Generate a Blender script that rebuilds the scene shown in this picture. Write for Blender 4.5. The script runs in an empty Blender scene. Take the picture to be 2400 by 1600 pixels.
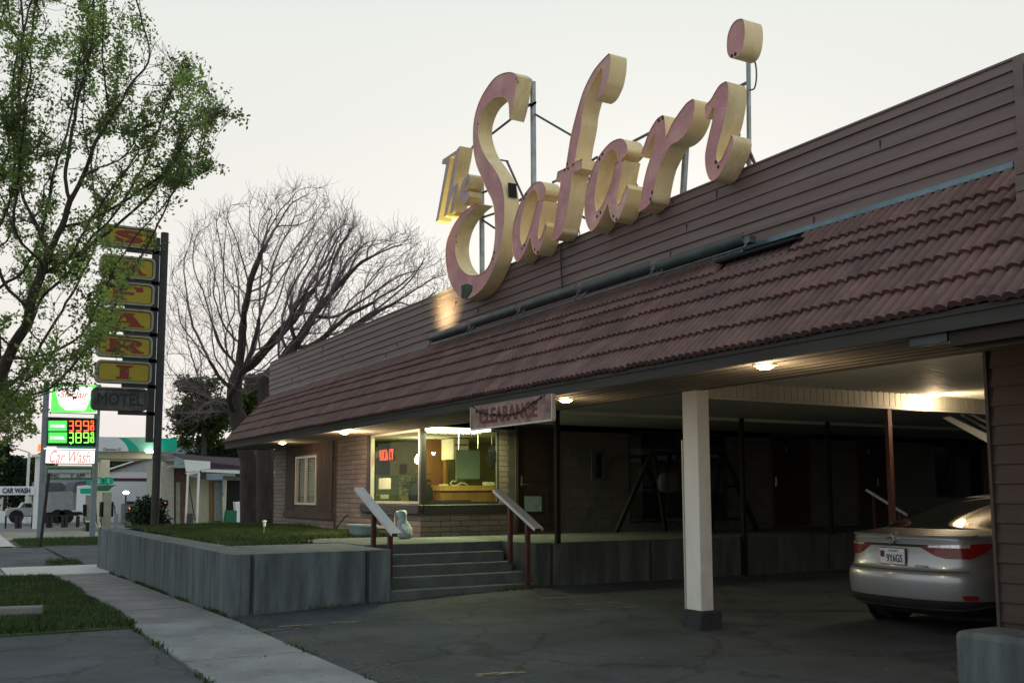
import bpy, bmesh, math, random
import numpy as np
from mathutils import Vector, Matrix, kdtree
from mathutils.geometry import tessellate_polygon
random.seed(7)
rng = np.random.default_rng(11)
SC = bpy.context.scene
COL = SC.collection
R_ = math.radians

# ------------------------------------------------------------------ camera model (35 mm lens, survey of the photo)
FL, CX, CY = 2333., 1200., 900.
_v1 = np.array([-120 - CX, 1158 - CY, FL]); _v2 = np.array([5450 - CX, 1140 - CY, FL])
_a = -_v1 / np.linalg.norm(_v1); _b = _v2 - _a * np.dot(_v2, _a); _b /= np.linalg.norm(_b)
RW = np.stack([_a, _b, np.cross(_a, _b)])
CAM = np.array([0, 0, 1.6])
def ray(px, py): return RW @ np.array([px - CX, py - CY, FL])
def on(px, py, x=None, y=None, z=None):
    d = ray(px, py); i, v = (0, x) if x is not None else (1, y) if y is not None else (2, z)
    return CAM + d * (v - CAM[i]) / d[i]

# ------------------------------------------------------------------ terrain
def G(x, y):
    g = 0.0
    if x < -13.3: g -= .0155 * min(-13.3 - x, 20)
    if x > -13.6: g += (.035 - .019 * max(0, min((x + 13.3) / 4.3, 1))) * max(0, min(y - 3.3, 4.6))
    return g
def gp(px, py, dz=0):
    z = 0.
    for _ in range(12):
        p = on(px, py, z=z); z = G(p[0], p[1]) + dz
    return p

# ------------------------------------------------------------------ materials
MATS = {}
def mat(name, col, rough=.85, var=.12, scale=4., bump=.0, bscale=60., metal=0., col2=None, c2scale=1.5, c2lo=.5, c2hi=.62,
        stretch=None, spec=.3, coat=0., emit=None, estr=0., fine=.0, tint=False):
    m = bpy.data.materials.new(name); m.use_nodes = True; MATS[name] = m
    nt = m.node_tree; N = nt.nodes; L = nt.links
    b = N['Principled BSDF']; b.inputs['Roughness'].default_value = rough; b.inputs['Metallic'].default_value = metal
    b.inputs['Specular IOR Level'].default_value = spec; b.inputs['Coat Weight'].default_value = coat
    tc = N.new('ShaderNodeTexCoord'); mp = N.new('ShaderNodeMapping'); L.new(tc.outputs['Object'], mp.inputs['Vector'])
    if stretch: mp.inputs['Scale'].default_value = stretch
    n1 = N.new('ShaderNodeTexNoise'); n1.inputs['Scale'].default_value = scale; n1.inputs['Detail'].default_value = 6
    n1.inputs['Roughness'].default_value = .62; L.new(mp.outputs['Vector'], n1.inputs['Vector'])
    mr = N.new('ShaderNodeMapRange'); mr.inputs['From Min'].default_value = .25; mr.inputs['From Max'].default_value = .75
    mr.inputs['To Min'].default_value = 1 - var * 1.6; mr.inputs['To Max'].default_value = 1 + var * 1.6
    L.new(n1.outputs['Fac'], mr.inputs['Value'])
    mx = N.new('ShaderNodeMix'); mx.data_type = 'RGBA'; mx.inputs['A'].default_value = (*col, 1); mx.inputs['B'].default_value = (*(col2 or col), 1)
    if col2:
        n2 = N.new('ShaderNodeTexNoise'); n2.inputs['Scale'].default_value = c2scale; n2.inputs['Detail'].default_value = 7
        n2.inputs['Roughness'].default_value = .65; L.new(mp.outputs['Vector'], n2.inputs['Vector'])
        r2 = N.new('ShaderNodeMapRange'); r2.inputs['From Min'].default_value = c2lo; r2.inputs['From Max'].default_value = c2hi
        L.new(n2.outputs['Fac'], r2.inputs['Value']); L.new(r2.outputs['Result'], mx.inputs['Factor'])
    else: mx.inputs['Factor'].default_value = 0
    mu = N.new('ShaderNodeVectorMath'); mu.operation = 'SCALE'; L.new(mx.outputs['Result'], mu.inputs[0])
    last = mr.outputs['Result']
    if fine:
        n3 = N.new('ShaderNodeTexNoise'); n3.inputs['Scale'].default_value = 90; n3.inputs['Detail'].default_value = 3; L.new(tc.outputs['Object'], n3.inputs['Vector'])
        r3 = N.new('ShaderNodeMapRange'); r3.inputs['From Min'].default_value = .3; r3.inputs['From Max'].default_value = .7
        r3.inputs['To Min'].default_value = 1 - fine; r3.inputs['To Max'].default_value = 1 + fine; L.new(n3.outputs['Fac'], r3.inputs['Value'])
        mm = N.new('ShaderNodeMath'); mm.operation = 'MULTIPLY'; L.new(last, mm.inputs[0]); L.new(r3.outputs['Result'], mm.inputs[1]); last = mm.outputs[0]
    if tint:
        at = N.new('ShaderNodeAttribute'); at.attribute_name = 'tint'
        mm = N.new('ShaderNodeMath'); mm.operation = 'MULTIPLY'; L.new(last, mm.inputs[0]); L.new(at.outputs['Fac'], mm.inputs[1]); last = mm.outputs[0]
    L.new(last, mu.inputs['Scale']); L.new(mu.outputs['Vector'], b.inputs['Base Color'])
    if bump:
        n4 = N.new('ShaderNodeTexNoise'); n4.inputs['Scale'].default_value = bscale; n4.inputs['Detail'].default_value = 4; L.new(mp.outputs['Vector'], n4.inputs['Vector'])
        bp = N.new('ShaderNodeBump'); bp.inputs['Strength'].default_value = bump; bp.inputs['Distance'].default_value = .02
        L.new(n4.outputs['Fac'], bp.inputs['Height']); L.new(bp.outputs['Normal'], b.inputs['Normal'])
    if emit:
        b.inputs['Emission Color'].default_value = (*emit, 1); b.inputs['Emission Strength'].default_value = estr
    return m
def emis(name, col, s):
    m = mat(name, tuple(min(.8, c) for c in col), rough=.5, var=0, emit=col, estr=s); return m
def glass(name, tint=(.9, .95, .92), refl=.12):
    m = bpy.data.materials.new(name); m.use_nodes = True; MATS[name] = m
    nt = m.node_tree; N = nt.nodes; L = nt.links; N.clear()
    o = N.new('ShaderNodeOutputMaterial'); t = N.new('ShaderNodeBsdfTransparent'); t.inputs['Color'].default_value = (*tint, 1)
    g = N.new('ShaderNodeBsdfGlossy'); g.inputs['Roughness'].default_value = .015
    fr = N.new('ShaderNodeLayerWeight'); fr.inputs['Blend'].default_value = .5; pw = N.new('ShaderNodeMath'); pw.operation = 'POWER'; pw.inputs[1].default_value = 3.5; L.new(fr.outputs['Facing'], pw.inputs[0])
    mm = N.new('ShaderNodeMath'); mm.operation = 'MULTIPLY_ADD'; mm.inputs[1].default_value = .10; mm.inputs[2].default_value = refl * .25; L.new(pw.outputs[0], mm.inputs[0])
    ms = N.new('ShaderNodeMixShader'); L.new(mm.outputs[0], ms.inputs[0]); L.new(t.outputs[0], ms.inputs[1]); L.new(g.outputs[0], ms.inputs[2]); L.new(ms.outputs[0], o.inputs['Surface'])
    return m
def bricks(name, col, mortar, bw, bh, off=(0, 0, 0), var=.25, bump=.6, msize=.012):
    m = mat(name, col, rough=.9, var=.2, scale=3)
    nt = m.node_tree; N = nt.nodes; L = nt.links; b = N['Principled BSDF']
    tc = N.new('ShaderNodeTexCoord'); sp = N.new('ShaderNodeSeparateXYZ'); L.new(tc.outputs['Object'], sp.inputs[0])
    ad = N.new('ShaderNodeMath'); L.new(sp.outputs['X'], ad.inputs[0]); L.new(sp.outputs['Y'], ad.inputs[1])
    cb = N.new('ShaderNodeCombineXYZ'); L.new(ad.outputs[0], cb.inputs['X']); L.new(sp.outputs['Z'], cb.inputs['Y'])
    nz = N.new('ShaderNodeTexNoise'); nz.inputs['Scale'].default_value = 6; L.new(tc.outputs['Object'], nz.inputs['Vector'])
    vm = N.new('ShaderNodeVectorMath'); vm.operation = 'MULTIPLY_ADD'; vm.inputs[1].default_value = (.012, .012, 0); L.new(nz.outputs['Color'], vm.inputs[0]); L.new(cb.outputs[0], vm.inputs[2])
    bt = N.new('ShaderNodeTexBrick'); bt.inputs['Scale'].default_value = 1; bt.inputs['Brick Width'].default_value = bw; bt.inputs['Row Height'].default_value = bh
    bt.inputs['Mortar Size'].default_value = msize; bt.inputs['Mortar Smooth'].default_value = .3; bt.inputs['Bias'].default_value = -.2
    bt.inputs['Color1'].default_value = (*[c * (1 - var) for c in col], 1); bt.inputs['Color2'].default_value = (*[c * (1 + var) for c in col], 1); bt.inputs['Mortar'].default_value = (*mortar, 1)
    L.new(vm.outputs['Vector'], bt.inputs['Vector'])
    n5 = N.new('ShaderNodeTexNoise'); n5.inputs['Scale'].default_value = 35; n5.inputs['Detail'].default_value = 5; L.new(tc.outputs['Object'], n5.inputs['Vector'])
    mxx = N.new('ShaderNodeMix'); mxx.data_type = 'RGBA'; mxx.blend_type = 'MULTIPLY'; mxx.inputs['Factor'].default_value = .75
    r5 = N.new('ShaderNodeMapRange'); r5.inputs['From Min'].default_value = .3; r5.inputs['From Max'].default_value = .65; r5.inputs['To Min'].default_value = .55; r5.inputs['To Max'].default_value = 1.2
    L.new(n5.outputs['Fac'], r5.inputs['Value']); L.new(bt.outputs['Color'], mxx.inputs['A']); L.new(r5.outputs['Result'], mxx.inputs['B']); L.new(mxx.outputs['Result'], b.inputs['Base Color'])
    m1 = N.new('ShaderNodeMath'); m1.operation = 'MULTIPLY_ADD'; m1.inputs[1].default_value = -2.; L.new(bt.outputs['Fac'], m1.inputs[0]); L.new(n5.outputs['Fac'], m1.inputs[2])
    bp = N.new('ShaderNodeBump'); bp.inputs['Strength'].default_value = bump; bp.inputs['Distance'].default_value = .02; L.new(m1.outputs[0], bp.inputs['Height']); L.new(bp.outputs['Normal'], b.inputs['Normal'])
    return m

mat('siding', (.148, .093, .086), rough=.62, var=.12, scale=2.2, bump=.15, bscale=40, stretch=(.25, 1, 3), col2=(.165, .125, .12), c2scale=1.1, c2lo=.45, c2hi=.75, spec=.5)
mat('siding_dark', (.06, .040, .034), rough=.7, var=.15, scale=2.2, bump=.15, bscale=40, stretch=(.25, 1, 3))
mat('tile', (.148, .078, .068), rough=.78, var=.22, scale=3.5, bump=.25, bscale=90, col2=(.115, .080, .073), c2scale=2.2, c2lo=.45, c2hi=.7, tint=True, fine=.12, spec=.35)
mat('under_roof', (.02, .02, .02), rough=.95)
mat('flashing', (.13, .19, .225), rough=.4, metal=.6, var=.2)
mat('fascia', (.052, .048, .043), rough=.8, var=.2, scale=3, bump=.15, bscale=20, stretch=(.3, 1, 3))
mat('soffit', (.17, .15, .12), rough=.75, var=.12, scale=2)
mat('ceiling_paint', (.42, .42, .37), rough=.6, var=.1, scale=1.2, spec=.4)
mat('panel_brown', (.07, .048, .04), rough=.75, var=.15)
mat('wood_dark', (.032, .021, .016), rough=.7, var=.2)
mat('wood_orange', (.34, .19, .05), rough=.5, var=.18, scale=6, stretch=(1, 1, .2))
mat('wood_brown', (.17, .085, .03), rough=.6, var=.2, scale=5, stretch=(1, 1, .2))
mat('frame_black', (.03, .03, .03), rough=.5, var=.05)
mat('alu', (.55, .52, .45), rough=.4, metal=.5, var=.08)
mat('post_paint', (.66, .65, .60), rough=.6, var=.06, scale=2, bump=.08, bscale=25, col2=(.5, .47, .42), c2scale=1.2, c2lo=.55, c2hi=.75, stretch=(1, 1, .5))
mat('rust_red', (.075, .022, .018), rough=.7, var=.25, scale=10)
mat('rail_grey', (.52, .52, .56), rough=.5, var=.08, metal=.15)
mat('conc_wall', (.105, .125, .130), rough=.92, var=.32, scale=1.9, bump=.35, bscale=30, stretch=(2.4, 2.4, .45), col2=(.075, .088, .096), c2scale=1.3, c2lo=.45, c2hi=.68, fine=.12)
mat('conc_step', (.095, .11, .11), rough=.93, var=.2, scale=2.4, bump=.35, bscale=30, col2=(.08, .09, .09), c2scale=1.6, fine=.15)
mat('conc_walk', (.215, .225, .233), rough=.93, var=.14, scale=1.3, bump=.3, bscale=50, col2=(.165, .168, .172), c2scale=.7, fine=.2)
mat('conc_old', (.185, .175, .172), rough=.95, var=.2, scale=1.3, bump=.3, bscale=50, col2=(.19, .18, .175), c2scale=.9, fine=.25)
mat('conc_pale', (.48, .45, .43), rough=.93, var=.1, scale=1.3, bump=.2, bscale=50, fine=.15)
mat('lot_gravel', (.27, .25, .20), rough=.95, var=.25, scale=.5, bump=.3, bscale=40, col2=(.2, .19, .16), c2scale=.25, fine=.25)
mat('paint_yellow', (.24, .20, .11), rough=.9, var=.3, scale=14)
mat('paint_white', (.7, .7, .66), rough=.8, var=.1)
mat('pure_white', (.78, .78, .76), rough=.7, var=.04)
mat('letter_face', (.55, .25, .26), rough=.6, var=.12, scale=2.5, col2=(.64, .42, .35), c2scale=1.3, c2lo=.47, c2hi=.76, fine=.2, spec=.35)
mat('letter_side', (.88, .68, .38), rough=.5, var=.08, scale=2.5, col2=(.50, .36, .17), c2scale=2.6, c2lo=.5, c2hi=.82, fine=.12, spec=.4, stretch=(1, 1, .35))
mat('the_face', (.46, .34, .33), rough=.6, var=.12, scale=3)
mat('black', (.012, .012, .012), rough=.7, var=.1)
mat('rust_patch', (.06, .085, .065), rough=.9, var=.4, scale=12)
mat('conc_porch_shaded', (.055, .065, .063), rough=.93, var=.3, scale=1.6, bump=.35, bscale=30, stretch=(2.4, 2.4, .45), col2=(.08, .09, .086), c2scale=1.3, fine=.15)  # wall concrete with a darker colour, shade under the canopy painted in
mat('galv_dim', (.11, .125, .135), rough=.5, metal=.4, var=.25, scale=6)
mat('galv', (.33, .35, .36), rough=.45, metal=.55, var=.25, scale=6)
mat('steel_dark', (.12, .11, .12), rough=.6, metal=.3, var=.3, scale=8)
mat('trough', (.055, .065, .068), rough=.45, metal=.4, var=.25, scale=5)
mat('pole_dark', (.035, .035, .037), rough=.6, var=.2)
mat('cab_yellow', (.34, .26, .02), rough=.5, var=.08, scale=3)
mat('cab_side', (.25, .25, .19), rough=.5, var=.15, scale=4)
mat('cab_under', (.30, .20, .03), rough=.6, var=.2)
mat('letter_red', (.20, .03, .018), rough=.55, var=.08)
mat('cab_grey', (.06, .065, .065), rough=.7, var=.35, scale=3, col2=(.15, .155, .155), c2scale=2.5, c2lo=.5, c2hi=.75)
mat('bark', (.06, .05, .045), rough=.95, var=.3, scale=5, bump=.6, bscale=18, stretch=(1, 1, .3))
mat('bark_twig', (.19, .14, .15), rough=.95, var=.2)
mat('leaf_spring', (.14, .19, .070), rough=.65, var=.35, scale=.9, tint=True)
mat('leaf_olive', (.05, .065, .022), rough=.7, var=.35, scale=.5, tint=True)
mat('leaf_dark', (.022, .036, .018), rough=.75, var=.35, scale=.5, tint=True)
mat('grass_soil', (.035, .06, .018), rough=.95, var=.3, scale=2, fine=.3)
mat('grass_blade', (.040, .072, .018), rough=.7, var=.35, scale=1.2, tint=True, col2=(.085, .085, .032), c2scale=.9, c2lo=.52, c2hi=.72)
mat('car_paint', (.33, .345, .36), rough=.36, metal=.6, var=.0, coat=1., spec=.5)
mat('car_dark', (.02, .02, .02), rough=.6, var=.05)
mat('car_glass', (.015, .018, .016), rough=.04, var=0, coat=1., spec=.8)
mat('tail_red', (.13, .008, .006), rough=.2, var=.1, scale=20, coat=.6, emit=(1, .03, .01), estr=.012)
mat('tail_clear', (.6, .6, .62), rough=.15, metal=.6, var=.5, scale=45, coat=1.)
mat('chrome', (.7, .7, .7), rough=.12, metal=1., var=.05)
mat('rubber', (.015, .015, .015), rough=.85, var=.1)
mat('plate_white', (.62, .62, .66), rough=.4, var=.08, scale=20)
mat('ink_navy', (.02, .025, .12), rough=.6, var=0)
mat('tub', (.24, .30, .33), rough=.6, var=.08)
mat('sack', (.30, .36, .42), rough=.45, var=.3, scale=8, bump=.5, bscale=18)
mat('room_wall', (.56, .55, .27), rough=.8, var=.12, scale=2)
mat('room_dark', (.10, .12, .09), rough=.8, var=.15)
mat('room_ceiling', (.55, .55, .42), rough=.8, var=.05)
mat('carpet', (.08, .07, .06), rough=.95, var=.2)
mat('cream', (.60, .58, .42), rough=.5, var=.05)
mat('station_white', (.62, .63, .66), rough=.7, var=.05, scale=.5)
mat('station_grey', (.40, .40, .40), rough=.8, var=.1, scale=3, stretch=(1, 1, 4))
mat('maroon', (.09, .03, .045), rough=.7, var=.1)
mat('maroon_dark', (.045, .028, .035), rough=.8, var=.15)
mat('station_green', (.0, .38, .25), rough=.5, var=.06)
mat('green_mid', (.22, .50, .38), rough=.5, var=.05)
mat('green_dark', (.02, .14, .07), rough=.6, var=.1)
mat('cream_paint', (.62, .60, .44), rough=.6, var=.08)
mat('khaki', (.28, .28, .22), rough=.8, var=.15, scale=2)
mat('brick_brown', (.13, .075, .055), rough=.9, var=.2)
mat('house_grey', (.20, .21, .22), rough=.85, var=.15, scale=2)
mat('roof_grey', (.10, .10, .11), rough=.9, var=.2, scale=2)
mat('sign_post_grey', (.19, .22, .24), rough=.55, var=.1)
mat('truck_paint', (.36, .38, .36), rough=.5, var=.12)
mat('trailer_grey', (.33, .34, .36), rough=.7, var=.12, scale=3)
mat('poster', (.20, .26, .27), rough=.6, var=.25, scale=12)
mat('sign_board', (.30, .20, .17), rough=.6, var=.25, scale=5, col2=(.20, .11, .10), c2scale=3.5, fine=.15)
mat('faded_red', (.15, .045, .04), rough=.7, var=.3, scale=9, stretch=(4, 1, .4))
mat('curtain', (.35, .42, .42), rough=.8, var=.15, scale=5)
mat('blind', (.42, .44, .33), rough=.6, var=.1)
mat('screen_green', (.16, .21, .17), rough=.7, var=.1)
mat('chair_black', (.012, .013, .013), rough=.8, var=.1, spec=.1)
mat('distant_hill', (.20, .24, .28), rough=1, var=.2, scale=.05)
for _n in ('leaf_spring', 'leaf_olive'):
    _m = MATS[_n]; _t = _m.node_tree; _b = _t.nodes['Principled BSDF']; _s = _b.inputs['Base Color'].links[0].from_socket
    _tr = _t.nodes.new('ShaderNodeBsdfTranslucent'); _g = _t.nodes.new('ShaderNodeVectorMath'); _g.operation = 'MULTIPLY'; _g.inputs[1].default_value = (2.2, 2.4, 1.6); _t.links.new(_s, _g.inputs[0]); _t.links.new(_g.outputs['Vector'], _tr.inputs['Color'])
    _x = _t.nodes.new('ShaderNodeMixShader'); _x.inputs[0].default_value = .46; _t.links.new(_b.outputs[0], _x.inputs[1]); _t.links.new(_tr.outputs[0], _x.inputs[2]); _t.links.new(_x.outputs[0], _t.nodes['Material Output'].inputs['Surface'])
glass('window_glass'); glass('window_glass_dark', (.35, .42, .40), .3)
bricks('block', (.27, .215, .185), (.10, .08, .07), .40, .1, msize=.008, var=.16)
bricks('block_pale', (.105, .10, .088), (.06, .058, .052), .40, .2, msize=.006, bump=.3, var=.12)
emis('lamp_warm', (1., .72, .42), 26); emis('tube_green', (.35, .75, .08), 2.2); emis('fluoro', (1., 1., .55), 5.)
emis('bulb', (1., .92, .6), 14); emis('neon_red', (1., .07, .03), 1.8); emis('led_red', (1., .12, .03), 2.6); emis('led_green', (.25, 1., .08), 2.2)
emis('sign_lit_white', (1., .98, .93), 1.15); emis('sign_lit_green', (.12, .75, .10), 1.1); emis('sign_lit_text', (.8, .2, .17), .6)
emis('price_green', (.10, .8, .12), .8); emis('price_white', (.85, 1., .85), 1.3); emis('station_lamp', (1., .98, .85), 9); emis('orange_lit', (1., .2, .05), 1.3)
emis('yellow_lamp', (1., .80, .06), 6)

# asphalt with cracks
def asphalt(name, col, crack=.58):
    m = mat(name, col, rough=.88, var=.38, scale=1.4, bump=.7, bscale=120, col2=tuple(c * .62 for c in col), c2scale=.7, c2lo=.42, c2hi=.66, fine=.28)
    nt = m.node_tree; N = nt.nodes; L = nt.links; b = N['Principled BSDF']
    tc = N.new('ShaderNodeTexCoord'); nz = N.new('ShaderNodeTexNoise'); nz.inputs['Scale'].default_value = 1.3; nz.inputs['Detail'].default_value = 6; L.new(tc.outputs['Object'], nz.inputs['Vector'])
    vm = N.new('ShaderNodeVectorMath'); vm.operation = 'MULTIPLY_ADD'; vm.inputs[1].default_value = (1.1, 1.1, 0); L.new(nz.outputs['Color'], vm.inputs[0]); L.new(tc.outputs['Object'], vm.inputs[2])
    vo = N.new('ShaderNodeTexVoronoi'); vo.feature = 'DISTANCE_TO_EDGE'; vo.inputs['Scale'].default_value = .62; L.new(vm.outputs['Vector'], vo.inputs['Vector'])
    r = N.new('ShaderNodeMapRange'); r.inputs['From Min'].default_value = .004; r.inputs['From Max'].default_value = .022; r.inputs['To Min'].default_value = crack; r.inputs['To Max'].default_value = 1
    L.new(vo.outputs['Distance'], r.inputs['Value'])
    vo2 = N.new('ShaderNodeTexVoronoi'); vo2.feature = 'DISTANCE_TO_EDGE'; vo2.inputs['Scale'].default_value = 2.6; L.new(vm.outputs['Vector'], vo2.inputs['Vector'])
    r2 = N.new('ShaderNodeMapRange'); r2.inputs['From Min'].default_value = .0; r2.inputs['From Max'].default_value = .03; r2.inputs['To Min'].default_value = crack * 1.3; r2.inputs['To Max'].default_value = 1
    L.new(vo2.outputs['Distance'], r2.inputs['Value'])
    src = b.inputs['Base Color'].links[0].from_socket
    s1 = N.new('ShaderNodeVectorMath'); s1.operation = 'SCALE'; L.new(src, s1.inputs[0]); L.new(r.outputs['Result'], s1.inputs['Scale'])
    mk = N.new('ShaderNodeMapRange'); mk.inputs['From Min'].default_value = .5; mk.inputs['From Max'].default_value = .6
    nm = N.new('ShaderNodeTexNoise'); nm.inputs['Scale'].default_value = .35; L.new(tc.outputs['Object'], nm.inputs['Vector']); L.new(nm.outputs['Fac'], mk.inputs['Value'])
    mi = N.new('ShaderNodeMix'); mi.inputs['A'].default_value = 1; L.new(mk.outputs['Result'], mi.inputs['Factor']); L.new(r2.outputs['Result'], mi.inputs['B'])
    s2 = N.new('ShaderNodeVectorMath'); s2.operation = 'SCALE'; L.new(s1.outputs['Vector'], s2.inputs[0]); L.new(mi.outputs['Result'], s2.inputs['Scale'])
    L.new(s2.outputs['Vector'], b.inputs['Base Color'])
asphalt('asphalt', (.058, .067, .074)); asphalt('asphalt_apron', (.085, .094, .104), .6)

# ------------------------------------------------------------------ mesh builder
class MB:
    def __init__(s): s.v = []; s.f = []; s.m = []; s.t = []
    def add(s, vs, fs, m=0, t=1.):
        o = len(s.v); s.v += [tuple(map(float, v)) for v in vs]
        for f in fs: s.f.append([i + o for i in f]); s.m.append(m); s.t.append(t)
        return s
    def box(s, a, b, m=0, t=1.):
        x0, x1 = sorted((a[0], b[0])); y0, y1 = sorted((a[1], b[1])); z0, z1 = sorted((a[2], b[2]))
        return s.add([(x0, y0, z0), (x1, y0, z0), (x1, y1, z0), (x0, y1, z0), (x0, y0, z1), (x1, y0, z1), (x1, y1, z1), (x0, y1, z1)],
                     [(0, 3, 2, 1), (4, 5, 6, 7), (0, 1, 5, 4), (1, 2, 6, 5), (2, 3, 7, 6), (3, 0, 4, 7)], m, t)
    def quad(s, a, b, c, d, m=0, t=1.): return s.add([a, b, c, d], [(0, 1, 2, 3)], m, t)
    def extr(s, prof, dirv, m=0, caps=True, t=1.):   # closed profile (3d pts) extruded by vector
        n = len(prof); d = Vector(dirv)
        vs = list(prof) + [tuple(Vector(p) + d) for p in prof]
        fs = [(i, (i + 1) % n, (i + 1) % n + n, i + n) for i in range(n)]
        s.add(vs, fs, m, t)
        if caps:
            tri = tessellate_polygon([[Vector(p) for p in prof]])
            s.add(vs, [tuple(x) for x in tri] + [tuple(i + n for i in reversed(x)) for x in tri], m, t)
        return s
    def tube(s, pts, r, k=8, m=0, cap=True, t=1.):
        pts = [Vector(p) for p in pts]; n = len(pts); rs = r if hasattr(r, '__len__') else [r] * n
        ref = None; rings = []
        for i, p in enumerate(pts):
            d = (pts[min(i + 1, n - 1)] - pts[max(i - 1, 0)])
            d = d.normalized() if d.length > 1e-9 else Vector((0, 0, 1))
            if ref is None: ref = Vector((0, 0, 1)) if abs(d.z) < .9 else Vector((1, 0, 0))
            u = d.cross(ref).normalized(); w = u.cross(d); ref = w
            rings.append([p + (u * math.cos(a) + w * math.sin(a)) * rs[i] for a in [2 * math.pi * j / k for j in range(k)]])
        vs = [q for rg in rings for q in rg]
        fs = [(i * k + j, i * k + (j + 1) % k, (i + 1) * k + (j + 1) % k, (i + 1) * k + j) for i in range(n - 1) for j in range(k)]
        if cap: fs += [tuple(range(k)), tuple(reversed(range((n - 1) * k, n * k)))]
        return s.add(vs, fs, m, t)
    def bar(s, a, b, w, h=None, m=0, up=(0, 0, 1)):
        a = Vector(a); b = Vector(b); d = (b - a).normalized(); h = h or w
        u = Vector(up); 
        if abs(d.dot(u)) > .95: u = Vector((1, 0, 0))
        sx = d.cross(u).normalized() * w / 2; sy = sx.cross(d).normalized() * h / 2
        return s.extr([a - sx - sy, a + sx - sy, a + sx + sy, a - sx + sy], b - a, m)
    def lathe(s, c, prof, k=24, m=0):
        n = len(prof)
        vs = [(c[0] + r * math.cos(2 * math.pi * j / k), c[1] + r * math.sin(2 * math.pi * j / k), c[2] + z) for r, z in prof for j in range(k)]
        fs = [(i * k + j, i * k + (j + 1) % k, (i + 1) * k + (j + 1) % k, (i + 1) * k + j) for i in range(n - 1) for j in range(k)]
        return s.add(vs, fs, m)
    def build(s, name, mats, parent=None, loc=(0, 0, 0), bevel=0, ang=35, world=True):
        me = bpy.data.meshes.new(name); off = Vector(loc) if world else Vector((0, 0, 0))
        if parent is not None and world: off = Vector(root_loc(parent))
        me.from_pydata([tuple(Vector(v) - off) for v in s.v], [], s.f)
        for m in ([mats] if isinstance(mats, str) else mats): me.materials.append(MATS[m])
        me.polygons.foreach_set('material_index', s.m)
        if any(abs(t - 1) > 1e-6 for t in s.t):
            at = me.attributes.new('tint', 'FLOAT', 'FACE'); at.data.foreach_set('value', s.t)
        elif any('tint' == n.attribute_name for mm in me.materials for n in mm.node_tree.nodes if n.type == 'ATTRIBUTE'):
            at = me.attributes.new('tint', 'FLOAT', 'FACE'); at.data.foreach_set('value', s.t)
        bm = bmesh.new(); bm.from_mesh(me)
        if len(s.f) < 60000: bmesh.ops.recalc_face_normals(bm, faces=bm.faces)
        bm.to_mesh(me); bm.free()
        me.polygons.foreach_set('use_smooth', [True] * len(me.polygons)); me.set_sharp_from_angle(angle=R_(ang))
        o = bpy.data.objects.new(name, me); COL.objects.link(o)
        if parent is not None: o.parent = parent
        elif world: o.location = loc
        if bevel:
            bv = o.modifiers.new('Bevel', 'BEVEL'); bv.width = bevel; bv.segments = 2; bv.limit_method = 'ANGLE'; bv.angle_limit = R_(40)
        return o
def root_loc(o):
    while o.parent is not None: o = o.parent
    return o.location
def tag(o, label=None, cat=None, group=None, kind=None):
    if label: o['label'] = label
    if cat: o['category'] = cat
    if group: o['group'] = group
    if kind: o['kind'] = kind
    return o
def thing(name, label, cat, loc=(0, 0, 0), group=None, rz=0):
    o = bpy.data.objects.new(name, None); COL.objects.link(o); o.location = loc; o.rotation_euler = (0, 0, rz); o.empty_display_size = .2
    return tag(o, label, cat, group)
def text_mb(txt, size, depth, bold=0., shear=0., xscale=1.):
    """text lying in local XY, returned as vertex list / faces (u right, v up, w out)"""
    cu = bpy.data.curves.new('t', 'FONT'); cu.body = txt; cu.size = size; cu.extrude = depth / 2; cu.offset = bold; cu.shear = shear; cu.resolution_u = 4
    cu.align_x = 'CENTER'; cu.align_y = 'CENTER'
    ob = bpy.data.objects.new('t', cu); COL.objects.link(ob); dg = bpy.context.evaluated_depsgraph_get()
    me = bpy.data.meshes.new_from_object(ob.evaluated_get(dg))
    vs = [(v.co.x * xscale, v.co.y, v.co.z) for v in me.vertices]; fs = [tuple(p.vertices) for p in me.polygons]
    bpy.data.objects.remove(ob); bpy.data.curves.remove(cu); bpy.data.meshes.remove(me)
    return vs, fs
def put_text(mb, txt, origin, U, V, size=None, width=None, height=None, depth=.01, bold=0., shear=0., m=0):
    """fit text into width x height, centred on origin, in the plane spanned by U (right) and V (up)"""
    vs, fs = text_mb(txt, 1., depth, bold, shear)
    A = np.array(vs); lo = A.min(0); hi = A.max(0); c = (lo + hi) / 2
    sx = (width / (hi[0] - lo[0])) if width else (height / (hi[1] - lo[1])); sy = (height / (hi[1] - lo[1])) if height else sx
    U = Vector(U); V = Vector(V); W = U.cross(V)
    mb.add([tuple(Vector(origin) + U * ((p[0] - c[0]) * sx) + V * ((p[1] - c[1]) * sy) + W * (p[2])) for p in vs], fs, m)
def poly_plate(mb, outer, holes, fmap, depth, mface=0, mside=1, bulge=0):
    """plate cut to an outline; fmap(u,v,w) -> 3d with w = distance behind the face"""
    loops = [outer] + holes
    tri = tessellate_polygon([[Vector((p[0], p[1], 0)) for p in l] for l in loops])
    flat = [p for l in loops for p in l]
    mb.add([fmap(p[0], p[1], 0) for p in flat], [tuple(t) for t in tri], mface)
    mb.add([fmap(p[0], p[1], depth) for p in flat], [tuple(reversed(t)) for t in tri], mside)
    for l in loops:
        n = len(l); mb.add([fmap(p[0], p[1], 0) for p in l] + [fmap(p[0], p[1], depth) for p in l], [(i, (i + 1) % n, (i + 1) % n + n, i + n) for i in range(n)], mside)
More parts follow.
